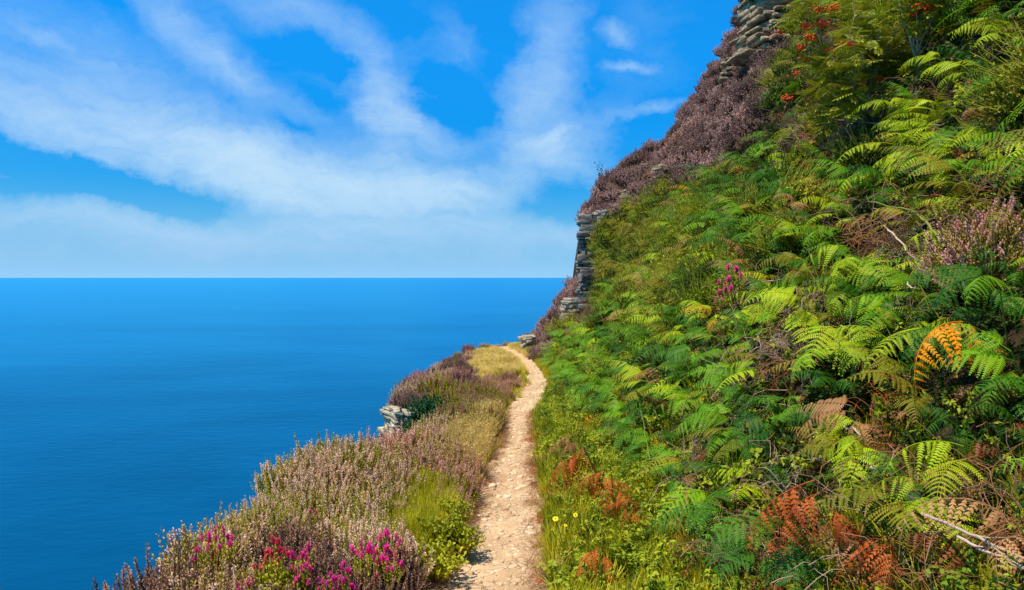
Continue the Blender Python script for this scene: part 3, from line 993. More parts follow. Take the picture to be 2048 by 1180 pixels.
dead_fern(1975, 706, 'orange', 1, .82, 'bright orange fern dying among dark green bracken', yaw=-2.3, tilt=.35, dead=True)
dead_fern(1935, 690, 'gold', 8, .42, 'golden yellow fern tucked behind the bright orange fern', yaw=-2.6, tilt=.3, dead=False)
dead_fern(1212, 915, 'rust', 3, 1.25, 'largest rust red dead fern at the foot of the bank by the path', yaw=-2.2)
dead_fern(1225, 960, 'rust', 0, .95, 'rust red fern drooping under the largest dead fern by the path', yaw=-1.8)
dead_fern(1160, 880, 'tan', 2, .9, 'tan dead fern beside the path verge next to the red one', yaw=-2.2)
dead_fern(1196, 835, 'orange', 1, .5, 'narrow orange brown fern hanging under green bracken near the path', yaw=-1.9)
dead_fern(1262, 830, 'rust', 1, .5, 'narrow dark red fern hanging in the shade under green bracken', yaw=-1.9)
dead_fern(1410, 905, 'rust', 1, .5, 'small crimson fern hanging on a yellow stalk over the hollow', yaw=-1.9)
dead_fern(1690, 1000, 'rust', 2, .85, 'upper rust brown dead fern in the tangle near the bleached sticks', yaw=-2.6)
dead_fern(1715, 1075, 'rust', 3, .80, 'middle rust brown dead fern in the tangle near the bleached sticks', yaw=-1.6)
dead_fern(1745, 1150, 'tan', 0, .50, 'tan dead fern at the bottom of the rust brown tangle', yaw=-2.0)
dead_fern(1570, 1050, 'rust', 1, .45, 'curled brown fern tip lying over the low grass', yaw=-2.9, tilt=.9)
dead_fern(1440, 1075, 'gold', 1, .45, 'pale gold fern lying in the verge grass', yaw=-2.9, tilt=.8)
dead_fern(1225, 1100, 'rust', 1, .6, 'rust fern clump low in the verge grass by the path', yaw=-2.0)
dead_fern(1265, 1010, 'rust', 0, .6, 'rust fern clump in the verge between yellow flowers and red fern', yaw=-2.0)
dead_fern(1315, 870, 'rust', 4, .35, 'tiny scarlet fern tip above a yellow frond', yaw=-1.7)
dead_fern(1330, 880, 'gold', 4, .45, 'yellow fern fronds spread in the dark hollow by the verge', yaw=-2.2, dead=False)
dead_fern(1440, 650, 'gold', 1, .7, 'large golden frond pair in the middle of the bank', yaw=-2.4, dead=False)
dead_fern(1690, 410, 'tan', 1, .5, 'tan withered fern below the rowan bush', yaw=-2.1)
dead_fern(1665, 520, 'orange', 4, .32, 'tiny orange leaf tip lit among olive bracken', yaw=-2.0)
dead_fern(1565, 285, 'gold', 4, .4, 'tiny yellow leaf tip on dark bracken below the heather brow', yaw=-2.0)
dead_fern(1515, 770, 'orange', 4, .3, 'tiny amber leaf tip on mid slope bracken', yaw=-2.0)
dead_fern(1380, 440, 'orange', 4, .5, 'tiny orange fern tip high on the olive bracken', yaw=-2.0)
dead_fern(1265, 622, 'rust', 4, .45, 'tiny red fern tip in shade above the emerald bracken', yaw=-2.0)
dead_fern(1480, 1010, 'lime', 2, .5, 'lime green fern low on the bank over the verge grass', yaw=-2.6, dead=False, tilt=.6)
dead_fern(1390, 1145, 'lime', 4, .45, 'lime green fern frond lying at the verge bottom', yaw=-2.9, dead=False, tilt=.7)


# ------------------------------------------------------------------ heather and other low shrubs
def bush_arrays(Rd, H, n, seed, leafq=15, flq=14, leaf=.016, flow=.013, part=.45, spread=1.0, bloom=1.0, curl=.55):
    """upright sprigs from a common base: foliage and flower spikes apart"""
    r = np.random.default_rng(seed)
    fo, fl = MB(), MB()
    for i in range(n):
        q = math.sqrt((i + .5) / n)
        a = i * 2.39996 + r.uniform(-.4, .4)
        dome = math.sqrt(max(0, 1 - (q * .93) ** 2))
        tip = np.array([math.cos(a) * q * Rd, math.sin(a) * q * Rd, H * (.30 + .70 * dome) * r.uniform(.78, 1.12)])
        base = np.array([tip[0] * .45, tip[1] * .45, 0.0])
        ln = r.uniform(.55, .8)
        t = np.linspace(ln * .55 if q < .8 else .1, 1, 6)
        ctrl = np.array([tip[0] * .95, tip[1] * .95, tip[2] * .45]) + r.uniform(-1, 1, 3) * .03
        P = ((1 - t) ** 2)[:, None] * base + (2 * t * (1 - t))[:, None] * ctrl + (t ** 2)[:, None] * tip
        P += r.uniform(-1, 1, 3) * curl * Rd * (t[:, None] ** 2) * .5
        has = r.random() < bloom
        cut = 1 - part if has else 1.01
        d = P[-1] - P[0]
        d /= np.linalg.norm(d)
        fo.tube(P, np.linspace(.004, .0016, 6), 3)
        for mbx, lo, hi, m, sz in ((fo, 0, min(cut, 1), leafq, leaf), (fl, cut, 1, flq if has else 0, flow)):
            if m == 0 or lo >= hi:
                continue
            u = lo + (hi - lo) * (np.arange(m) + r.random(m)) / m
            pos = np.stack([np.interp(u, np.linspace(0, 1, 6), P[:, c]) for c in range(3)], -1)
            th = np.arange(m) * 2.4 + r.uniform(0, 6)
            e1 = np.cross(d, [.3, .2, .9])
            e1 /= np.linalg.norm(e1)
            e2 = np.cross(d, e1)
            o = np.cos(th)[:, None] * e1 + np.sin(th)[:, None] * e2
            up = d[None] * .75 + o * .75
            w = np.cross(up, o) * .9
            w /= np.linalg.norm(w, axis=1)[:, None]
            z = sz * r.uniform(.75, 1.25, m)[:, None] * (1 - .35 * (u[:, None] > .93))
            V = np.stack([pos - w * z * .30, pos + w * z * .30, pos + up * z * 1.0 + w * z * .34, pos + up * z * 1.0 - w * z * .34], 1)
            Q = np.arange(m * 4).reshape(m, 4)
            mbx.add(V.reshape(-1, 3), Q)
    return fo.arrays(), fl.arrays()


NB = 5
HB = [bush_arrays(.30, .42, 230, 500 + k, leafq=30, flq=24, leaf=.015, flow=.0135, bloom=[.75, .55, .85, .5, .65][k], part=[.34, .28, .38, .30, .32][k]) for k in range(NB)]
HF = [bush_arrays(.40, .40, 170, 520 + k, leafq=9, flq=12, leaf=.026, flow=.030, part=.62, bloom=.96) for k in range(4)]
BELL = [bush_arrays(.085, .32, 15, 540 + k, leafq=14, flq=16, leaf=.015, flow=.0165, part=.24, bloom=.75, curl=.6) for k in range(3)]
HM, FM = {}, {}


def heather(p, k, leafm, bloomm, s, yaw, label, group, far=False, name='heather_bush', src=None, tilt=(0, 0)):
    lib = src or (HF if far else HB)
    k = k % len(lib)
    key = (id(lib), k, leafm)
    if key not in HM:
        HM[key] = mesh_of(lib[k][0], 'foliage', M[leafm])
    root = link(name, HM[key], loc=p, rot=(tilt[0], tilt[1], yaw), scl=s)
    tag(root, label, 'heather', group)
    if bloomm and len(lib[k][1][0]):
        key2 = (id(lib), k, bloomm, 1)
        if key2 not in FM:
            FM[key2] = mesh_of(lib[k][1], 'blossom', M[bloomm])
        link('blossom', FM[key2], root)
    return root


GOLD_Z = [(900, 935), (905, 860), (960, 832), (1008, 826), (1005, 950), (960, 970)]
MEADOW = [(930, 764), (940, 688), (1060, 680), (1060, 744), (1000, 742)]
YELLOW_Z = [(768, 1010), (820, 945), (885, 965), (900, 1020), (880, 1090), (840, 1120), (790, 1070)]
LIME_Z = [(840, 1000), (920, 990), (960, 1060), (930, 1130), (850, 1130)]
LEDGE_MARKS = [(430, 1090, 'magenta bell heather'), (560, 1160, 'lime bilberry sprig'), (610, 1120, 'deep purple bell flowers'), (770, 1110, 'biggest magenta bell clump'),
               (690, 880, 'dome bush on the cliff edge'), (480, 950, 'cliff edge above open water'), (845, 1020, 'yellow grass'), (950, 890, 'golden grass tussock'), (850, 820, 'dark gorse'),
               (800, 840, 'white rock face'), (745, 905, 'gap above the sea'), (985, 720, 'straw meadow at the point'), (1020, 765, 'pink heather by the path bend'),
               (900, 750, 'far cliff edge'), (940, 1010, 'path edge'), (890, 970, 'rosy heather drift'), (300, 1140, 'lowest corner over open sea')]


def ledge_words(px, py):
    dist, x, y, w = min((math.hypot(px - x, py - y), x, y, w) for x, y, w in LEDGE_MARKS)
    dx, dy = px - x, py - y
    if dist < 25:
        rel = 'at'
    elif abs(dy) > abs(dx):
        rel = 'beyond' if dy < 0 else 'in front of'
    else:
        rel = 'seaward of' if dx < 0 else 'inland of'
    return '%s the %s' % (rel, w)


def scatter_ledge():
    r = np.random.default_rng(31)
    placed = []
    cand = []
    for y in np.arange(2.0, 27.4, .08):
        for _ in range(14):
            yy = y + r.uniform(0, .08)
            xx = xedge(yy) - .12 + r.random() * max(0.0, pl(yy) - .04 - xedge(yy))
            cand.append((xx, yy))
    r.shuffle(cand)
    for xx, yy in cand:
        sp = .27 + .10 * sm(6, 14, yy)
        if xx > pl(yy) - .35:
            sp *= .8
        if any(abs(yy - b) < sp and (xx - a) ** 2 + (yy - b) ** 2 < sp * sp for a, b in placed):
            continue
        z = float(height(xx, yy))
        px, py = pix((xx, yy, z + .28))
        if 9.5 < yy < 13.2 and (px < 828 and 770 < py < 900 or px < 900 and 778 < py < 862):
            continue
        if inside(px, py, GOLD_Z) and r.random() < .92 or inside(px, py, MEADOW) or inside(px, py, YELLOW_Z) or inside(px, py, LIME_Z):
            continue
        placed.append((xx, yy))
    for i, (xx, yy) in enumerate(placed):
        z = float(height(xx, yy))
        px, py = pix((xx, yy, z + .28))
        leafm, bl, w = 'heath_leaf', 'bloom_beige', 'beige'
        if r.random() < .35:
            leafm = 'heath_leaf_olive'
        if px < 400 and py > 1000:
            bl, w = 'bloom_mauve', 'mauve'
        if 820 < px < 960 and 915 < py < 1010 or 960 < px < 1060 and 725 < py < 815 or 735 < px < 830 and 850 < py < 930:
            bl, w = 'bloom_pink', 'pink'
        if py < 800 and px < 955 and r.random() < .75:
            bl, leafm, w = ('bloom_dusky' if r.random() < .5 else 'bloom_pink'), 'heath_leaf_dark', 'dusky'
        if 850 < px < 1000 and 770 < py < 850:
            leafm = 'heath_leaf_olive'
            bl, w = ('bloom_brown', 'brown')
        if py > 1090 and r.random() < .55:
            leafm, bl, w = 'heath_leaf_dark', 'bloom_brown', 'brown'
        nearpath = pl(yy) - xx
        s = r.uniform(.78, 1.12) * (.62 + .38 * float(sm(.1, .55, nearpath)))
        if py < 760:
            s *= .7
        s *= 1 + .75 * float(vnoise(xx + 20, yy, .85, 14)) + .30 * math.exp(-((px - 650) / 60) ** 2 - ((py - 905) / 45) ** 2)
        size = 'tall' if s > .98 else ('low' if s < .75 else 'rounded')
        lab = '%s %s heather %s' % (size, w, ledge_words(px, py))
        kb = int(r.integers(0, NB))
        if 480 < px < 800 and 930 < py < 1110 and r.random() < .6:
            kb, leafm = int(r.choice([1, 3])), 'heath_leaf_olive'
        heather((xx, yy, z - .02), kb, leafm, bl, s, r.uniform(0, 6.28), lab, 'heather on the cliff ledge')
    print('ledge heather', len(placed))
    return len(placed)


N_LEDGE = scatter_ledge()


def scatter_hill_heather():
    r = np.random.default_rng(41)
    placed = []
    cand = [(r.uniform(.6, 11.5), r.uniform(13, 27.5)) for _ in range(9000)]
    for xx, yy in cand:
        z = float(height(xx, yy))
        px, py = pix((xx, yy, z + .2))
        ok = inside(px, py, HILL_HEATHER) or (yy > 20 and xx < 2.1 and xx > xbase(yy) - .35 and z < 0.6)
        if not ok or px < 1030 or py < -90 or px > 1700:
            continue
        if 1482 < px < 1608 and -30 < py < 100 and r.random() < .93 or 1440 < px < 1505 and 105 < py < 158 and r.random() < .8 or 1300 < px < 1365 and 325 < py < 375 and r.random() < .8:
            continue
        sp = .36
        zz = np.array([(xx - a) ** 2 + (yy - b) ** 2 + (z - c) ** 2 for a, b, c in placed]) if placed else np.array([9.])
        if zz.min() < sp * sp:
            continue
        placed.append((xx, yy, z))
    vis = sorted(range(len(placed)), key=lambda i: placed[i][1])
    keep = set(vis[:max(40, 285 - N_LEDGE)])
    lo = []
    for i, (xx, yy, z) in enumerate(placed):
        px, py = pix((xx, yy, z + .2))
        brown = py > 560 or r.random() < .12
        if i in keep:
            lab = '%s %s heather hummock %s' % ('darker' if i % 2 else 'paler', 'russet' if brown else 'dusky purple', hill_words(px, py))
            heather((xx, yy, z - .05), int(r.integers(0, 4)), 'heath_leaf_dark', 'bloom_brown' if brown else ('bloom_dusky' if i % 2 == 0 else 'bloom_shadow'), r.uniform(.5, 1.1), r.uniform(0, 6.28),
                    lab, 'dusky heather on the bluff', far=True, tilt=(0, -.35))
        else:
            lo.append((xx, yy, z - .05))
    if lo:
        meshes = []
        for k in range(4):
            mb = MB()
            mb.add(*HF[k][0])
            me = MB()
            a, b = HF[k]
            V = np.concatenate([a[0], b[0]])
            Q = np.concatenate([a[1], b[1] + len(a[0])])
            mi = np.concatenate([np.zeros(len(a[1]), int), np.ones(len(b[1]), int)])
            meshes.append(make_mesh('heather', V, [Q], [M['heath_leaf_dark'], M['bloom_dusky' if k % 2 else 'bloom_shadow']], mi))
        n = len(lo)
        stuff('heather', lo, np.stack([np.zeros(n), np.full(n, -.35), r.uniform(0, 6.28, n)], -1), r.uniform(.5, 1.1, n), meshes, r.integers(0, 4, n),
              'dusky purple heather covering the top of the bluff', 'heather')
    print('hill heather', len(placed))


HILL_MARKS = [(1200, 390, 'twiggy sapling'), (1338, 340, 'small weathered rock'), (1470, 130, 'cracked rock outcrop'), (1540, 50, 'tan crag'), (1400, 230, 'little grey skyline stone'),
              (1060, 680, 'flat topped boulder'), (1140, 630, 'narrow pale rock face'), (1180, 560, 'bluff foot'), (1500, 220, 'red leaves below the crag'), (1450, 300, 'edge of the bracken'), (1270, 380, 'bluff brow')]


def hill_words(px, py):
    dist, x, y, w = min((math.hypot(px - x, py - y), x, y, w) for x, y, w in HILL_MARKS)
    dx, dy = px - x, py - y
    rel = 'beside' if dist < 22 else (('above' if dy < 0 else 'below') if abs(dy) > abs(dx) else ('seaward of' if dx < 0 else 'inland of'))
    return '%s the %s' % (rel, w)


scatter_hill_heather()

# bell heather in flower
for n, (px, py, d, s, mat, w) in enumerate([
        (440, 1078, 4.15, .9, 'magenta', 'magenta bell heather nearest the open sea'), (405, 1100, 4.1, .8, 'magenta', 'pale pink bell heather on the seaward slope of the ledge'),
        (555, 1108, 3.9, .9, 'magenta_red', 'crimson bell heather just above the lime bilberry'), (532, 1130, 3.85, .6, 'magenta_red', 'coral red bell heather at the edge of the lime bilberry'),
        (605, 1118, 3.85, .95, 'magenta', 'deep purple bell heather inland of the lime bilberry'), (610, 1150, 3.7, .7, 'magenta', 'short magenta bell heather at the foot of the deep purple one'),
        (725, 1108, 3.95, .9, 'magenta', 'magenta bell heather seaward of the biggest clump'), (755, 1120, 3.9, 1.05, 'magenta', 'biggest magenta bell heather clump near the yellow grass'),
        (775, 1092, 4.1, .95, 'magenta', 'tallest magenta bell heather behind the biggest clump'), (785, 1125, 3.85, .7, 'magenta', 'magenta bell heather on the path side of the biggest clump'),
        (655, 1168, 3.65, .6, 'magenta', 'pink bell heather at the bottom between the lime bilberry and magenta clump'), (690, 1165, 3.65, .8, 'magenta', 'bright pink bell heather at the bottom of the ledge'),
        (490, 1172, 3.7, .55, 'magenta', 'short pink bell heather low on the seaward side of the bilberry'), (627, 1028, 4.9, .5, 'magenta', 'lone pink bell sprig in the middle of the beige heather')]):
    p = at(px, py, d)
    heather((p[0], p[1], p[2] - .22 * s), n, 'heath_leaf_olive', mat, s, n * 1.3, w, None, name='bell_heather', src=BELL)
for px, py, s, w in [(1502, 575, 1.4, 'magenta bell heather in flower high on the bracken bank'), (1480, 592, 1.2, 'smaller magenta bell heather under the one on the bracken bank')]:
    p = hit(px, py, lift=.25)
    heather((p[0] - .22, p[1] - .3, p[2] + .06), 1, 'heath_leaf_olive', 'magenta', s, 1.0, w, None, name='bell_heather', src=BELL, tilt=(0, -.5))
for k, (px, py, s) in enumerate([(1975, 462, .9), (2015, 455, .9), (1950, 470, .7)]):
    p = hit(px, py, lift=.3)
    heather((p[0], p[1], p[2]), k, 'heath_leaf', 'bloom_pink', s, k * 2., ['pink heather patch high in the bracken', 'pink heather at the top edge of the pale patch in bracken', 'small pink heather at the seaward end of the pale patch in bracken'][k], None, tilt=(0, -.4))
for k, (px, py) in enumerate([(1540, 85), (1490, 183), (1512, 222)]):
    p = hit(px, py, lift=.15)
    heather(p, k, 'heath_leaf_dark', 'magenta_red', 1.3, k * 2., ['red flowered heather close under the tan crag', 'red flowered heather among dusky heather below the crag', 'lowest red flowered heather beside the rowan'][k], None, name='bell_heather', src=BELL, tilt=(0, -.4))

for k, (px, py, d) in enumerate([(800, 798, 12.1), (822, 800, 12.0), (838, 798, 12.3), (815, 790, 12.5)]):
    p = at(px, py, d)
    heather((p[0], p[1], p[2] - .19), k, 'heath_leaf_dark', 'bloom_dusky', .66, k * 1.4,
            ['russet heather cap on the seaward lip of the white rock', 'dusky heather on top of the white rock', 'dusky heather between the white rock and the gorse', 'heather at the back of the white rock top'][k], None)

# the big dome bush on the cliff edge
p = at(655, 905, 6.5)
for k, (dx, dy, s) in enumerate([(-.12, 0, 1.15), (.2, .1, 1.2), (.05, -.2, 1.0), (-.4, .1, .95)]):
    z = float(height(p[0] + dx, p[1] + dy))
    heather((p[0] + dx, p[1] + dy, max(z, -2.1) + .05), k, 'heath_leaf_olive' if k % 2 else 'heath_leaf', 'bloom_beige', s, k,
            ['tall domed heather on the cliff edge against the sea', 'tallest heather on the cliff edge next to the gap', 'heather in front of the cliff edge dome', 'heather on the seaward side of the cliff edge dome'][k], None)


# gorse, bilberry
def shrub_leafy(Rd, H, n, seed, lf=.022, per=16):
    r = np.random.default_rng(seed)
    st, lv = MB(), MB()
    for i in range(n):
        q = math.sqrt((i + .5) / n)
        a = i * 2.4 + r.uniform(-.4, .4)
        tip = np.array([math.cos(a) * q * Rd, math.sin(a) * q * Rd, H * (.35 + .65 * math.sqrt(max(0, 1 - (q * .93) ** 2))) * r.uniform(.75, 1.1)])
        t = np.linspace(0, 1, 6)
        ctrl = np.array([tip[0] * .5, tip[1] * .5, tip[2] * .75])
        P = (2 * t * (1 - t))[:, None] * ctrl + (t ** 2)[:, None] * tip
        st.tube(P, np.linspace(.004, .0015, 6), 4)
        u = .35 + .65 * (np.arange(per) + r.random(per)) / per
        pos = np.stack([np.interp(u, t, P[:, c]) for c in range(3)], -1)
        d = r.normal(size=(per, 3)) + np.array([0, 0, .35])
        d /= np.linalg.norm(d, axis=1)[:, None]
        w = np.cross(d, r.normal(size=(per, 3)))
        w /= np.linalg.norm(w, axis=1)[:, None]
        z = lf * r.uniform(.7, 1.3, per)[:, None]
        V = np.stack([pos, pos + d * z * .5 + w * z * .32, pos + d * z, pos + d * z * .5 - w * z * .32], 1)
        lv.add(V.reshape(-1, 3), np.arange(per * 4).reshape(per, 4))
    return st.arrays(), lv.arrays()


BIL = [shrub_leafy(.24, .32, 60, 600 + k, lf=.030, per=18) for k in range(3)]
BIL_ME = [(mesh_of(a, 'stems', M['stalk_brown']), mesh_of(b, 'leaves', M['bilberry'])) for a, b in BIL]


def bilberry(p, k, s, label):
    root = link('bilberry_bush', BIL_ME[k % 3][0], loc=p, scl=s, rot=(0, 0, k * 1.7))
    tag(root, label, 'shrub')
    link('leaves', BIL_ME[k % 3][1], root)


for k, (px, py, d, s, w) in enumerate([(885, 1050, 4.9, 1.0, 'yellow green bilberry bush bulging over the path edge'), (870, 1100, 4.5, .95, 'lowest bilberry bush of the clump by the path'),
                                       (915, 1060, 4.9, .85, 'bilberry bush closest to the trodden path'), (900, 1010, 5.4, .8, 'bilberry bush behind the clump by the path'),
                                       (560, 1165, 3.75, .65, 'lime bilberry sprig at the bottom among bell heather')]):
    p = at(px, py, d)
    bilberry((p[0], p[1], p[2] - (.26 if k < 4 else .16) * s), k, s, w)

gz = [bush_arrays(.42, .5, 330, 560 + k, leafq=26, flq=0, leaf=.032, bloom=0.0) for k in range(2)]
for k, (px, py, d, s, w) in enumerate([(860, 826, 11.7, 1.0, 'dark green gorse bush on the ledge beside the white rock'), (835, 856, 11.3, .55, 'small dark gorse at the foot of the white rock')]):
    p = at(px, py, d)
    o = heather((p[0], p[1], p[2] - .3 * s), k, 'gorse', None, s, k * 2.0, w, None, name='gorse_bush', src=gz)
    o['category'] = 'gorse'


# ------------------------------------------------------------------ grass and undergrowth
def tuft(n, H, spread, seed, wid=.006, bend=.5):
    r = np.random.default_rng(seed)
    mb = MB()
    for i in range(n):
        a = r.uniform(0, 2 * math.pi)
        b = r.uniform(0, spread * .4)
        h = H * r.uniform(.45, 1.1)
        t = np.linspace(0, 1, 5)
        out = r.uniform(.1, 1) * bend * h
        base = np.array([math.cos(a) * b, math.sin(a) * b, -.02])
        P = base + np.stack([math.cos(a) * out * t ** 2, math.sin(a) * out * t ** 2, h * (t - .22 * t ** 3 * out / h)], -1)
        wv = np.array([-math.sin(a + r.uniform(-.7, .7)), math.cos(a), .0])
        w = wid * r.uniform(.6, 1.3) * (1 - t ** 1.5 * .92)
        V = np.concatenate([P - wv * w[:, None], P + wv * w[:, None]])
        Q = [(j, j + 1, j + 6, j + 5) for j in range(4)]
        mb.add(V, Q)
    return mb.arrays()


TUFT = [tuft(38, .26, .16, 700 + k, bend=[.5, .8, .35][k]) for k in range(3)]
TUFT_T = [tuft(60, .46, .20, 710 + k, wid=.0055, bend=[.35, .5, .6][k]) for k in range(3)]


def seed_heads():
    out = []
    for k in range(2):
        r = np.random.default_rng(720 + k)
        mb = MB()
        V, Q, T = TUFT_T[k]
        mb.add(V, Q, T)
        for i in range(12):
            a = r.uniform(0, 6.28)
            h = r.uniform(.42, .62)
            t = np.linspace(0, 1, 6)
            P = np.stack([math.cos(a) * .16 * t ** 2, math.sin(a) * .16 * t ** 2, h * t], -1)
            mb.tube(P, .0013, 3)
            for j in range(14):
                u = .78 + .22 * j / 13
                c = np.array([np.interp(u, t, P[:, q]) for q in range(3)])
                d = r.normal(size=3) * .010 + np.array([0, 0, .010])
                w = r.normal(size=3) * .004
                mb.add([c, c + d * .6 + w, c + d * 1.4, c + d * .6 - w], [(0, 1, 2, 3)])
        out.append(mb.arrays())
    return out


TUFT_S = seed_heads()


def sprig(seed, n=7, lf=.030, H=.17, per=15):
    r = np.random.default_rng(seed)
    mb = MB()
    for i in range(n):
        a = r.uniform(0, 6.28)
        t = np.linspace(0, 1, 5)
        tip = np.array([math.cos(a) * H * r.uniform(.3, 1), math.sin(a) * H * r.uniform(.3, 1), H * r.uniform(.5, 1.1)])
        P = t[:, None] * tip + np.array([0, 0, .06]) * np.sin(t * math.pi)[:, None]
        mb.tube(P, .0018, 3)
        u = .2 + .8 * (np.arange(per) + r.random(per)) / per
        pos = np.stack([np.interp(u, t, P[:, c]) for c in range(3)], -1)
        d = r.normal(size=(per, 3)) * [1, 1, .5]
        d /= np.linalg.norm(d, axis=1)[:, None]
        w = np.cross(d, [0, 0, 1.]) + r.normal(size=(per, 3)) * .3
        w /= np.linalg.norm(w, axis=1)[:, None]
        z = lf * r.uniform(.6, 1.3, per)[:, None]
        V = np.stack([pos, pos + d * z * .45 + w * z * .33, pos + d * z + np.array([0, 0, -.008]), pos + d * z * .45 - w * z * .33], 1)
        mb.add(V.reshape(-1, 3), np.arange(per * 4).reshape(per, 4))
    return mb.arrays()


SPRIG = [sprig(730 + k) for k in range(4)]


def litter(seed, n=26, L=.28):
    r = np.random.default_rng(seed)
    mb = MB()
    for i in range(n):
        a = r.uniform(0, 6.28)
        c = np.array([r.normal() * .12, r.normal() * .12, abs(r.normal()) * .05])
        l = L * r.uniform(.3, 1)
        t = np.linspace(-.5, .5, 5)
        P = c + np.stack([math.cos(a) * l * t, math.sin(a) * l * t, r.uniform(-.3, .45) * l * t + .05 * np.cos(t * 3)], -1) + r.normal(size=(5, 3)) * .006
        mb.tube(P, np.linspace(.0024, .0009, 5), 3)
    return mb.arrays()


LIT = [litter(740 + k) for k in range(3)]


def zone_points(r, n, xr, yr, test, maxn=None):
    out = []
    for _ in range(n):
        yy = r.uniform(*yr)
        xx = r.uniform(*xr)
        res = test(xx, yy)
        if res:
            out.append((xx, yy, float(height(xx, yy))))
            if maxn and len(out) >= maxn:
                break
    return np.array(out)


def scatter_stuff(name, pts, meshes, smin, smax, label, cat, seed, tilt=.18, idx=None):
    r = np.random.default_rng(seed)
    n = len(pts)
    rots = np.stack([r.normal(0, tilt, n), r.normal(0, tilt, n), r.uniform(0, 6.28, n)], -1)
    idx = r.integers(0, len(meshes), n) if idx is None else idx
    stuff(name, pts, rots, r.uniform(smin, smax, n), meshes, idx, label, cat)


def build_grass():
    r = np.random.default_rng(51)
    P0 = lambda x, y, l=.15: pix((x, y, float(height(x, y)) + l))
    # golden tussock by the path
    pts = zone_points(r, 9000, (-1.2, .2), (7, 12.5), lambda x, y: x < pl(y) - .13 and inside(*P0(x, y, .12), GOLD_Z))
    scatter_stuff('golden_grass', pts, [mesh_of(t, 'grass', M['grass_gold']) for t in TUFT_S + TUFT_T[:1]] + [mesh_of(TUFT[k], 'grass', M[c]) for k in (0, 1) for c in ('grass_lime', 'grass_straw')], .40, .66,
                  'tall golden grass beside the bend of the sandy path', 'grass', 1)
    # straw coloured meadow on the point
    pts = zone_points(r, 26000, (-1.8, .9), (16, 28), lambda x, y: x > xedge(y) + .1 and not (pl(y) - .02 < x < pr(y) + .02) and inside(*P0(x, y, .05), MEADOW))
    scatter_stuff('straw_grass', pts, [mesh_of(t, 'grass', M[c]) for t in TUFT for c in ('grass_straw', 'grass_gold', 'grass_straw')], .4, .75, 'short straw coloured grass on the far point of the headland', 'grass', 2)
    # yellow grass among the heather
    pts = zone_points(r, 12000, (-1.3, -.1), (3.8, 7.5), lambda x, y: x < pl(y) - .15 and inside(*P0(x, y, .14), YELLOW_Z))
    scatter_stuff('yellow_grass', pts, [mesh_of(t, 'grass', M[c]) for t in TUFT_T for c in ('grass_yellow', 'grass_lime')] , .46, .74,
                  'bright yellow grass between heather and bilberry', 'grass', 3)
    # thin grass everywhere on the ledge and along the path's seaward edge
    def ledge_ok(x, y):
        if not (xedge(y) - .1 < x < pl(y) + .03):
            return False
        e = pl(y) - x
        return r.random() < (.12 if e < .05 else (.6 if e < .18 else .25))
    pts = zone_points(r, 9000, (-2.2, .65), (2.5, 27), ledge_ok)
    scatter_stuff('ledge_grass', pts, [mesh_of(t, 'grass', M[c]) for t in TUFT for c in ('grass_yellow', 'grass_lime', 'grass_gold')], .35, .75, 'thin yellow grass along the seaward edge of the path', 'grass', 4)
    # verge on the hill side
    def verge_ok(x, y):
        a, b = pr(y) + .04 + .05 * float(sm(9, 14, y)), xbase(y) + .35 + (.35 if y < 4.5 else 0)
        if not (a < x < b):
            return False
        return r.random() < (1 - .6 * (x - a) / (b - a)) * (.45 + 1.5 * max(0, float(vnoise(x + 7, y, .32, 15)) + .25))
    pts = zone_points(r, 22000, (-.1, 2.2), (2.4, 26), verge_ok)
    e = np.array([(x - pr(y)) for x, y, z in pts])
    meshes = [mesh_of(t, 'grass', M[c]) for c in ('grass_yellow', 'grass_lime', 'grass_green') for t in TUFT]
    pxs = [pix(p) for p in pts]
    idx = []
    for (x, y, z), (px, py), ee in zip(pts, pxs, e):
        w = np.array([.3, .55, .15])
        if py < 930 and px < 1160:
            w = np.array([.12, .6, .28])
        if y > 14:
            w = np.array([.6, .35, .05])
        if py > 1000:
            w = np.array([.38, .5, .12])
        idx.append(int(r.choice(3, p=w)) * 3 + int(r.integers(0, 3)))
    scatter_stuff('verge_grass', pts, meshes, .40, .90, 'yellow green grass verge between path and bracken bank', 'grass', 5, idx=np.array(idx), tilt=.25)
    vp = zone_points(r, 5200, (-.1, 2.2), (2.4, 14), lambda x, y: pr(y) + .1 < x < xbase(y) + .45 and r.random() < .55)
    meshes = [mesh_of(SPRIG[k], 'leaves', M[c]) for c in ('under_lime', 'grass_green', 'under') for k in range(4)]
    scatter_stuff('verge_plants', vp[:950], meshes, .5, 1.15, 'low leafy plants mixed through the verge grass', 'plants', 12, tilt=.35, idx=r.choice([0, 1, 2, 3, 0, 1, 2, 3, 4, 5, 6, 7, 0, 1, 2, 11], min(950, len(vp))))
    vp = zone_points(r, 5200, (-.1, 2.2), (2.6, 12), lambda x, y: pr(y) - .03 < x < xbase(y) + .3 and r.random() < (.5 if x < pr(y) + .1 else .16), 330)
    scatter_stuff('fallen_fern_bits', vp + [0, 0, .06], [DEAD_ME[(k, c)] for k in range(3) for c in ('rust', 'tan', 'rust_old')], .18, .42, 'rusty dead fern bits along the verge edge of the path', 'bracken', 13, tilt=.6)
    # low leaves under and between the bracken
    def under_ok(x, y):
        return x > xbase(y) - .45 and r.random() < (.9 if x < xbase(y) + .3 else .6)
    def dist_pts(n, seed):
        rr = np.random.default_rng(seed)
        out = []
        while len(out) < n:
            y = 1.4 + 22 * rr.random() ** 1.9
            x = xbase(y) - .12 + rr.random() ** 1.1 * min(1.2 + .62 * y, 8)
            px, py = P0(x, y)
            if 1080 < px < 2300 and -150 < py < 1300 and not inside(px, py, HILL_HEATHER) and not (px < 1200 and 420 < py < 640 and y > 16):
                out.append((x, y, float(height(x, y))))
        return np.array(out)
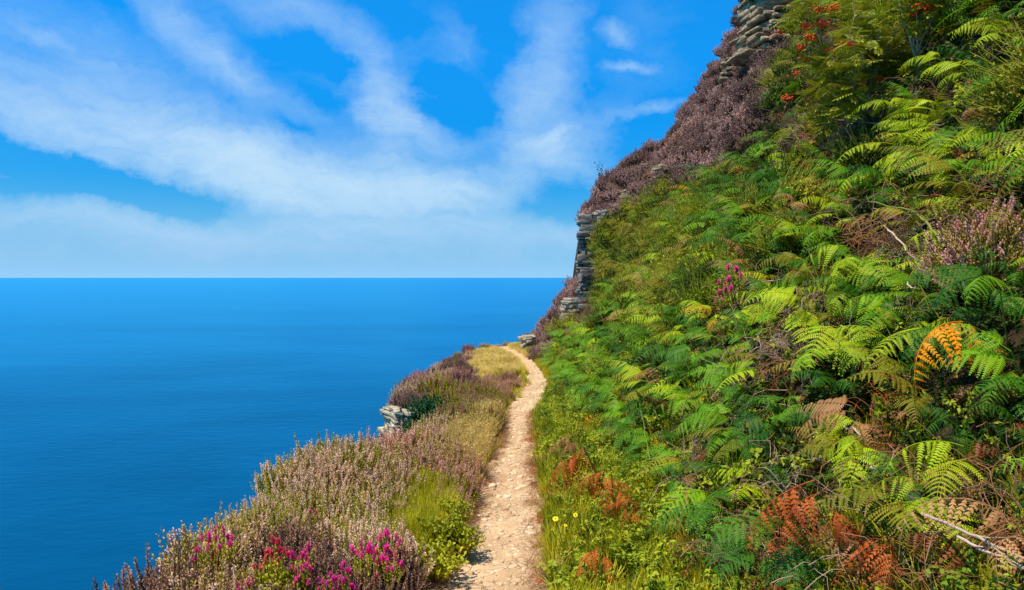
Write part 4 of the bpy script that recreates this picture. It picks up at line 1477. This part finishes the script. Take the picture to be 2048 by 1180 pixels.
    pts = dist_pts(4000, 61)
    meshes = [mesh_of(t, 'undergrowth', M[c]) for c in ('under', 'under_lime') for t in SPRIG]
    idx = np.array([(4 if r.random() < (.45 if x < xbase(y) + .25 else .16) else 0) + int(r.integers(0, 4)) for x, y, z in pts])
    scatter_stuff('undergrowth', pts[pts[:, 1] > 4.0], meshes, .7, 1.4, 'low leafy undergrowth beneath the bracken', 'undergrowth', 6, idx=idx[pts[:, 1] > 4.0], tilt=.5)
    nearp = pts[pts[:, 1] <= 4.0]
    scatter_stuff('low_leaves', nearp, meshes, .45, .85, 'small leaves coloured dark for shade at the foot of the bank', 'undergrowth', 16, idx=idx[pts[:, 1] <= 4.0], tilt=.5)
    pts = dist_pts(420, 62)
    pts = pts[pts[:, 1] > 3.6]
    scatter_stuff('dead_bracken_litter', pts, [mesh_of(t, 'litter', M[c]) for t in LIT for c in ('stalk_brown', 'twig', 'tan', 'rust')], .6, 1.1, 'dead bracken stalks and twigs littering the bank', 'litter', 7, tilt=.5)
    # dead fronds beneath the living ones
    pts = dist_pts(1700, 63)
    meshes = [DEAD_ME[(k, c)] for k in range(3) for c in ('rust_old', 'tan', 'rust_old')]
    scatter_stuff('dead_fronds', pts, meshes, .35, .75, 'brown dead bracken fronds lying beneath the living fern', 'bracken', 10, tilt=.7)
    rr = np.random.default_rng(64)
    pts = np.array([p for p in dist_pts(2600, 65) if p[1] > 4.5 and p[0] > xbase(p[1]) + .15])
    w = np.array([math.exp(-((pix(p)[0] - 1270) ** 2 / 4.5e4 + (pix(p)[1] - 480) ** 2 / 1.6e4)) for p in pts])
    pts = pts[rr.random(len(pts)) < .03 + .62 * w]
    n = len(pts)
    stuff('low_heath', pts + [0, 0, .05], np.stack([rr.normal(0, .2, n), rr.normal(-.45, .2, n), rr.uniform(0, 6.28, n)], -1), rr.uniform(.7, 1.25, n),
          [mesh_of(HF[k][0], 'heath', M[c]) for k in range(4) for c in ('heath_leaf_olive', 'bracken_scrub', 'under_lime')], rr.integers(0, 12, n),
          'olive and green low heath growing through the bracken', 'heath')
    # twiggy heaps
    heap = []
    for (px, py, n, sp) in [(1590, 692, 26, .22), (1790, 470, 26, .2), (1640, 232, 18, .3), (1700, 250, 14, .25), (1880, 1090, 7, .2), (1700, 1030, 6, .16), (1420, 935, 16, .12), (1530, 1060, 22, .15), (1190, 590, 14, .3), (1950, 470, 12, .2), (1510, 590, 12, .2), (2000, 1050, 5, .2)]:
        c = hit(px, py, lift=.2)
        for _ in range(n):
            x, y = c[0] + r.normal() * sp * .7, c[1] + r.normal() * sp
            heap.append((x, y, float(height(x, y)) + r.uniform(.0, .16)))
    scatter_stuff('twig_litter', np.array(heap), [mesh_of(t, 'litter', M[c]) for t in LIT for c in ('twig', 'stalk_brown')], .8, 1.4, 'pinkish dry twigs heaped in gaps of the bracken', 'litter', 8, tilt=.6)
    # dry crumbs along the path edges
    def crumbs(x, y):
        return min(abs(x - pl(y)), abs(x - pr(y))) < .06
    pts = zone_points(r, 9000, (-.8, .8), (3.2, 11), crumbs, 420)
    scatter_stuff('path_edge_litter', pts, [mesh_of(t, 'litter', M[c]) for t in LIT for c in ('stalk_brown', 'tan')], .25, .55, 'dry brown bracken crumbs along the path edges', 'litter', 9, tilt=.2)


build_grass()


def pebble(seed):
    r = np.random.default_rng(seed)
    na = 9
    a = np.arange(na) * 2 * math.pi / na + r.uniform(-.2, .2, na)
    rad = r.uniform(.75, 1.1, na) * np.where(np.cos(a * 2 + r.uniform(0, 3)) > 0, 1.12, .9)
    rows = []
    for f, q in ((-.5, .9), (.05, 1.0), (.28, .86), (.36, .5)):
        rows.append(np.stack([np.cos(a) * rad * q, np.sin(a) * rad * q * .7, np.full(na, f) + r.uniform(-.04, .04, na)], -1))
    V = np.concatenate(rows + [np.array([[0, 0, .38]])])
    Q = [(i * na + j, i * na + (j + 1) % na, (i + 1) * na + (j + 1) % na, (i + 1) * na + j) for i in range(3) for j in range(na)]
    T = [(3 * na + j, 3 * na + (j + 1) % na, 4 * na) for j in range(na)]
    return V, np.array(Q), np.array(T)


def build_gravel():
    r = np.random.default_rng(71)
    sm_ = stone_mat()
    M['path_stone'] = sm_
    P = [pebble(800 + k) for k in range(6)]
    pts, s = [], []
    for _ in range(2600):
        y = 2.8 + 17 * r.random() ** 1.6
        u = r.random()
        x = pl(y) - .05 + (pr(y) - pl(y) + .1) * u
        pts.append((x, y, float(height(x, y)) + .004))
        s.append(.009 + .034 * r.random() ** 3)
    n = len(pts)
    rots = np.stack([r.normal(0, .15, n), r.normal(0, .15, n), r.uniform(0, 6.28, n)], -1)
    stuff('gravel', pts, rots, s, [make_mesh('gravel', p[0], [p[1], p[2]], [sm_]) for p in P], r.integers(0, 6, n), 'pale gravel and flat stone chips bedded in the path', 'gravel')
    words = ['pale flat stone at the verge side of the path beside yellow flowers', 'round pale stone in the middle of the path near the bottom', 'flat stone set in the path by the bilberry',
             'small flat stone on the verge edge of the path below the yellow flowers', 'broad flat stone at the seaward path edge below the bilberry', 'flat stone midway along the path beside golden grass', 'grey flat stone on the seaward side of the path past the heather']
    for k, (px, py, sz) in enumerate([(1062, 1072, .045), (1028, 1140, .05), (970, 1035, .045), (1068, 1095, .03), (905, 1150, .05), (1030, 900, .045), (985, 975, .05)]):
        p = hit(px, py)
        o = link('flat_stone', make_mesh('flat_stone', P[k % 6][0], [P[k % 6][1], P[k % 6][2]], [sm_]), loc=(p[0], p[1], p[2] + .018), rot=(.05, -.04, k * 1.3), scl=(sz, sz, sz * .7))
        tag(o, words[k], 'stone')


build_gravel()


# ------------------------------------------------------------------ yellow flowers
def ico(r=1.0):
    p = (1 + 5 ** .5) / 2
    V = np.array([(-1, p, 0), (1, p, 0), (-1, -p, 0), (1, -p, 0), (0, -1, p), (0, 1, p), (0, -1, -p), (0, 1, -p), (p, 0, -1), (p, 0, 1), (-p, 0, -1), (-p, 0, 1)], float)
    V /= np.linalg.norm(V[0])
    T = np.array([(0, 11, 5), (0, 5, 1), (0, 1, 7), (0, 7, 10), (0, 10, 11), (1, 5, 9), (5, 11, 4), (11, 10, 2), (10, 7, 6), (7, 1, 8), (3, 9, 4), (3, 4, 2), (3, 2, 6), (3, 6, 8), (3, 8, 9), (4, 9, 5), (2, 4, 11), (6, 2, 10), (8, 6, 7), (9, 8, 1)])
    return V * r, T


def yellow_flower(px, py, d, s, label):
    head = at(px, py, d - .35)
    gz_ = float(height(head[0], head[1]))
    st = MB()
    t = np.linspace(0, 1, 6)
    base = np.array([.04, .02, gz_ - head[2] - .02])
    st.tube((1 - t)[:, None] * base + np.array([.03, 0, 0]) * np.sin(t * 3.1)[:, None], .0022, 4)
    root = link('yellow_flower', st.mesh('stem', M['stalk_green']), loc=head)
    tag(root, label, 'flower')
    mb = MB()
    for ring, (n, r1, up) in enumerate(((12, 1.0, .15), (9, .65, .4))):
        for i in range(n):
            a = i * 2 * math.pi / n + ring * .2
            d_ = np.array([math.cos(a), math.sin(a), up])
            w = np.array([-math.sin(a), math.cos(a), 0]) * .22
            mb.add(np.array([[0, 0, 0], d_ * .6 * r1 + w, d_ * r1, d_ * .6 * r1 - w]) * .016 * s, [(0, 1, 2, 3)])
    o = link('petals', mb.mesh('petals', M['petal']), root, rot=(rng.uniform(.3, 1.0), rng.uniform(-.6, .3), rng.uniform(0, 3)))
    cb = MB()
    IV, IT = ico()
    cb.add(IV * [.005 * s, .005 * s, .003 * s] + [0, 0, .004], T=IT)
    link('flower_centre', cb.mesh('flower_centre', M['gold']), root, rot=o.rotation_euler)


for a in [(1111, 1038, 4.75, 1.25, 'largest yellow flower on the verge, nearest the path'), (1151, 1030, 4.9, 1.05, 'highest of the near yellow flowers in the verge'), (1167, 1058, 4.7, 1.1, 'yellow flower farthest from the path in the verge'),
          (1131, 1051, 4.75, .8, 'small yellow flower in the middle of the verge group'), (1104, 1060, 4.7, .7, 'lowest small yellow flower by the path edge'), (1138, 966, 5.9, .8, 'lone yellow flower in the verge below the red fern')]:
    yellow_flower(*a)


# ------------------------------------------------------------------ rowans, sapling
def rowan_leaf(seed):
    r = np.random.default_rng(seed)
    mb = MB()
    L = .13
    n = 6
    for i in range(n):
        x = L * (.22 + .70 * i / (n - 1))
        for q in (-1, 1):
            ln = .042 * (1 - .25 * abs(i / (n - 1) - .4))
            d = np.array([.45, q * .9, -.22])
            d /= np.linalg.norm(d)
            w = np.array([.9, -q * .45, 0]) * ln * .20
            c = np.array([x, 0, -.18 * x * x / L])
            mb.add([c, c + d * ln * .5 + w, c + d * ln, c + d * ln * .5 - w], [(0, 1, 2, 3)])
    c = np.array([L * .95, 0, -.16 * L])
    mb.add([c, c + [.02, .008, -.004], c + [.042, 0, -.012], c + [.02, -.008, -.004]], [(0, 1, 2, 3)])
    mb.tube(np.array([[0, 0, 0], [L * .5, 0, -.03 * L], [L, 0, -.17 * L]]), .0012, 3)
    return mb.arrays()


RL = [rowan_leaf(k) for k in range(3)]


def branch_tree(r, base, stems, depth=3):
    """list of polylines with radii and the tips that carry leaves"""
    lines, tips = [], []

    def grow(p, d, L, rad, lev):
        n = 6
        P = [p]
        dd = d.copy()
        for i in range(n):
            dd = dd + r.normal(0, .13, 3) + np.array([0, 0, .05])
            dd /= np.linalg.norm(dd)
            P.append(P[-1] + dd * L / n)
        P = np.array(P)
        lines.append((P, np.linspace(rad, rad * .5, n + 1)))
        if lev >= 1:
            for q in P[2:]:
                tips.append((q, dd))
        if lev < depth:
            for k in range(3 if lev < 1 else 2 + (r.random() < .5)):
                i = int(r.integers(2, n + 1))
                nd = dd + r.normal(0, .62, 3)
                nd /= np.linalg.norm(nd)
                grow(P[i], nd, L * r.uniform(.5, .75), rad * .55, lev + 1)
    for d, L, rad in stems:
        grow(base.copy(), np.array(d, float) / np.linalg.norm(d), L, rad, 0)
    return lines, tips


def rowan(px, py, stems, nleaf, berries, label, seed, leafm='rowan_leaf', depth=3, lift=0.0, ls=1.0):
    r = np.random.default_rng(seed)
    g = hit(px, py, lift=lift)
    g = g + np.array([-.15, -.2, 0.])
    lines, tips = branch_tree(r, np.zeros(3), stems, depth)
    tr, cr = MB(), MB()
    for k, (P, rad) in enumerate(lines):
        big = rad[0] > .008
        tr.tube(P if k >= 0 else P, rad, 6 if big else 4)
    for i in range(nleaf):
        p, d = tips[int(r.integers(0, len(tips)))]
        V, Q, T = RL[i % 3]
        yaw, pitch = r.uniform(0, 6.28), r.uniform(-.5, .6)
        cr.add(xform(V, rotm(r.normal(0, .3), pitch, yaw, r.uniform(.9, 1.45) * ls, p + r.normal(0, .015, 3))), Q, T)
    root = link('rowan_tree', None, loc=(g[0], g[1], g[2] - .05))
    tag(root, label, 'tree')
    link('trunk', tr.mesh('trunk', M['bark'], True), root)
    link('crown', cr.mesh('crown', M[leafm]), root)
    IV, IT = ico()
    for (bx, by, nb) in berries:
        # the cluster hangs on the branch nearest to its sight line
        best, bd = None, 1e9
        for (p, d) in tips:
            w = p + np.array([g[0], g[1], g[2] - .05])
            qx, qy = pix(w)
            e = math.hypot(qx - bx, qy - by) + w[1] * 8
            if e < bd:
                best, bd = w, e
        c = at(bx, by, best[1] - .05) - np.array([g[0], g[1], g[2] - .05])
        mb = MB()
        bp = best - np.array([g[0], g[1], g[2] - .05])
        mb.tube(np.array([bp, (bp + c) / 2 + [0, 0, .02], c + [0, 0, .02]]), .0015, 3)
        for i in range(nb):
            o = r.normal(0, 1, 3) * [.035, .03, .017]
            mb.add(IV * r.uniform(.009, .013) + c + o, T=IT)
        link('berry_cluster', mb.mesh('berry_cluster', M['berry']), root)


rowan(1722, 262, [((-.55, -.1, .75), .62, .018), ((-.25, -.35, .9), .80, .016), ((.25, -.1, .85), .75, .015), ((-.85, -.2, .55), .62, .013), ((.45, -.3, .7), .6, .012), ((-.6, -.5, .8), .8, .014)], 1150,
      [(1605, 95, 40), (1612, 52, 45), (1640, 20, 26), (1700, 88, 46), (1662, 98, 24), (1735, 120, 34), (1645, 48, 34), (1575, 195, 26), (1615, 115, 24), (1560, 65, 20), (1760, 158, 14), (1665, 15, 22), (1592, 148, 14), (1617, 75, 30)],
      'many stemmed rowan bush with orange red berries growing from the bracken', 77)
rowan(1845, 150, [((-.1, -.15, 1), .8, .017), ((.10, -.1, 1), .55, .011), ((-.35, -.1, .8), .6, .010)], 330, [(1836, 25, 40), (1855, 12, 20)], 'slender pale rowan stem with yellow green leaves near the top', 78, leafm='rowan_lime')
rowan(1925, 45, [((-.25, -.2, 1), .7, .022), ((.15, -.2, .8), .6, .012)], 260, [(1918, 22, 16)], 'thick pale rowan stem leaning at the top of the bank', 79, leafm='rowan_lime')


def sapling(px, py, d, label, H=.75, seed=3, n=200):
    r = np.random.default_rng(seed)
    p = at(px, py, d)
    lines, tips = branch_tree(r, np.zeros(3), [((-.3, 0, 1), H * .55, .012), ((.25, .1, 1), H * .6, .010), ((.0, -.1, 1), H * .7, .010)], 2)
    tr, cr = MB(), MB()
    for P, rad in lines:
        tr.tube(P, rad, 4)
    for i in range(n):
        q, _ = tips[int(r.integers(0, len(tips)))]
        d1 = r.normal(size=3)
        d1 /= np.linalg.norm(d1)
        w = np.cross(d1, r.normal(size=3))
        w = w / np.linalg.norm(w) * .4
        z = r.uniform(.05, .08) * (H if H > .5 else H * .8)
        q = q + r.normal(0, .02, 3)
        cr.add([q, q + (d1 * .5 + w) * z, q + d1 * z, q + (d1 * .5 - w) * z], [(0, 1, 2, 3)])
    root = link('sapling', tr.mesh('trunk', M['dark_bark']), loc=p)
    tag(root, label, 'sapling')
    link('leaves', cr.mesh('leaves', M['sapling_leaf']), root)


sapling(1200, 388, 25.0, 'dark twiggy sapling against the sky on the bluff corner', H=.85)
sapling(866, 752, 18.6, 'tiny dark shrub on the far cliff edge against the sea', H=.22, n=60, seed=5)


# ------------------------------------------------------------------ sticks and stalks
def stick(p0, p1, rad, mat, label, seed, name='dead_stick', wob=.015, forks=0):
    r = np.random.default_rng(seed)
    t = np.linspace(0, 1, 12)
    p0, p1 = np.array(p0), np.array(p1)
    P = p0 + (p1 - p0) * t[:, None]
    P += np.cumsum(r.normal(0, wob * .4, (12, 3)), 0) * np.sin(t * math.pi)[:, None]
    mb = MB()
    mb.tube(P, np.linspace(rad, rad * .55, 12) * r.uniform(.9, 1.12, 12), 7)
    for _ in range(forks):
        k = int(r.integers(2, 10))
        d = (p1 - p0) * r.uniform(.12, .3) + r.normal(0, .07, 3)
        mb.tube(np.array([P[k], P[k] + d * .5 + r.normal(0, .01, 3), P[k] + d]), [rad * .45, rad * .35, rad * .2], 5)
    o = link(name, mb.mesh(name, M[mat], True), loc=(0, 0, 0))
    c = P.mean(0)
    o.data.transform(Matrix.Translation(-Vector(c)))
    o.location = c
    return tag(o, label, 'stick')


def over(px, py, up):
    g = hit(px, py, lift=up)
    return at(px, py, g[1] - .02)


stick(over(1845, 1028, .42), over(2060, 1122, .42), .0075, 'stick', 'long bleached stick lying across the dead bracken, upper of two', 1, forks=2)
stick(over(1915, 1073, .40), over(2070, 1150, .40), .0062, 'stick', 'long bleached stick lying across the dead bracken, lower of two', 2, forks=1)
stick(over(1768, 452, .55), over(1812, 502, .5), .007, 'stick', 'bleached stick leaning in the bracken below the yellow stalk, upper piece', 3)
stick(over(1815, 505, .5), over(1862, 552, .45), .006, 'twig', 'peeling brown stick leaning in the bracken, lower piece', 4)
stick(over(1808, 555, .5), over(1834, 574, .5), .006, 'stick', 'short pale stick end below the leaning sticks', 5)
stick(over(1640, 236, .3), over(1880, 250, .3), .008, 'twig', 'brown twig stretching along the foot of the rowan', 6, forks=4)
stick(over(1500, 570, .4), over(1600, 545, .4), .008, 'twig', 'dark curved twig inland of the magenta bell heather', 7, forks=2)
stick(over(1742, 935, .3), over(1785, 940, .3), .007, 'stick', 'short pinkish stick under the arching fern fronds', 8)
stick(over(1688, 852, .4), over(1722, 870, .35), .006, 'stick', 'short grey stick in the dark hollow under bracken', 9)
stick(over(1715, 1170, .2), over(1735, 1000, .35), .007, 'stalk_brown', 'orange brown bracken stalk rising through the dead tangle', 10, name='bracken_stalk')
stick(over(1420, 905, .35), over(1422, 800, .45), .005, 'stalk_green', 'thin yellow bracken stalk above the crimson hanging fern', 11, name='bracken_stalk')
stick(over(1300, 920, .3), over(1278, 800, .45), .005, 'stalk_green', 'thin pale green bracken stalk in the shade by the verge', 12, name='bracken_stalk')
stick(over(1890, 495, .55), over(1822, 420, .75), .009, 'stalk_green', 'bent yellow stalk rising clear of the bracken', 13, name='bracken_stalk', wob=.01)
stick(over(1822, 420, .75), over(1735, 402, .7), .005, 'stalk_green', 'thin side stalk arching from the bent yellow stalk', 14, name='bracken_stalk', wob=.012)
for (px, py, up, yaw, tl, s, lab) in [(1826, 425, .75, -1.6, -1.1, .42, 'yellow frond standing upright on the bent yellow stalk')]:
    p = over(px, py, up)
    o = link('bracken_frond', FROND_ME[(1, 'lime')], loc=p, rot=(0, tl, yaw), scl=s)
    tag(o, lab, 'bracken')


# ------------------------------------------------------------------ labels: tell look-alikes apart by their place among each other
def split_alike(objs, words):
    """objs that share a label: halve them by place until each has words of its own"""
    if len(objs) == 1:
        o = objs[0]
        if words:
            lab = '%s, %s one' % (o['label'], ' '.join(words))
            if len(lab.replace(',', '').split()) <= 16:
                o['label'] = lab
        return
    up = objs[0].location.x > .8
    spans = [max(o.location[i] for o in objs) - min(o.location[i] for o in objs) for i in (0, 1, 2)]
    axis = 1 if spans[1] >= spans[2 if up else 0] else (2 if up else 0)
    pair = {1: ('front', 'rear'), 0: ('seaward', 'landward'), 2: ('lower', 'upper')}[axis]
    objs = sorted(objs, key=lambda o: o.location[axis])
    h = (len(objs) + 1) // 2
    split_alike(objs[:h], words + [pair[0]])
    split_alike(objs[h:], words + [pair[1]])


alike = {}
for o in C.objects:
    if 'category' in o and 'group' in o:
        alike.setdefault(o['label'], []).append(o)
for v in alike.values():
    if len(v) > 1:
        split_alike(v, [])
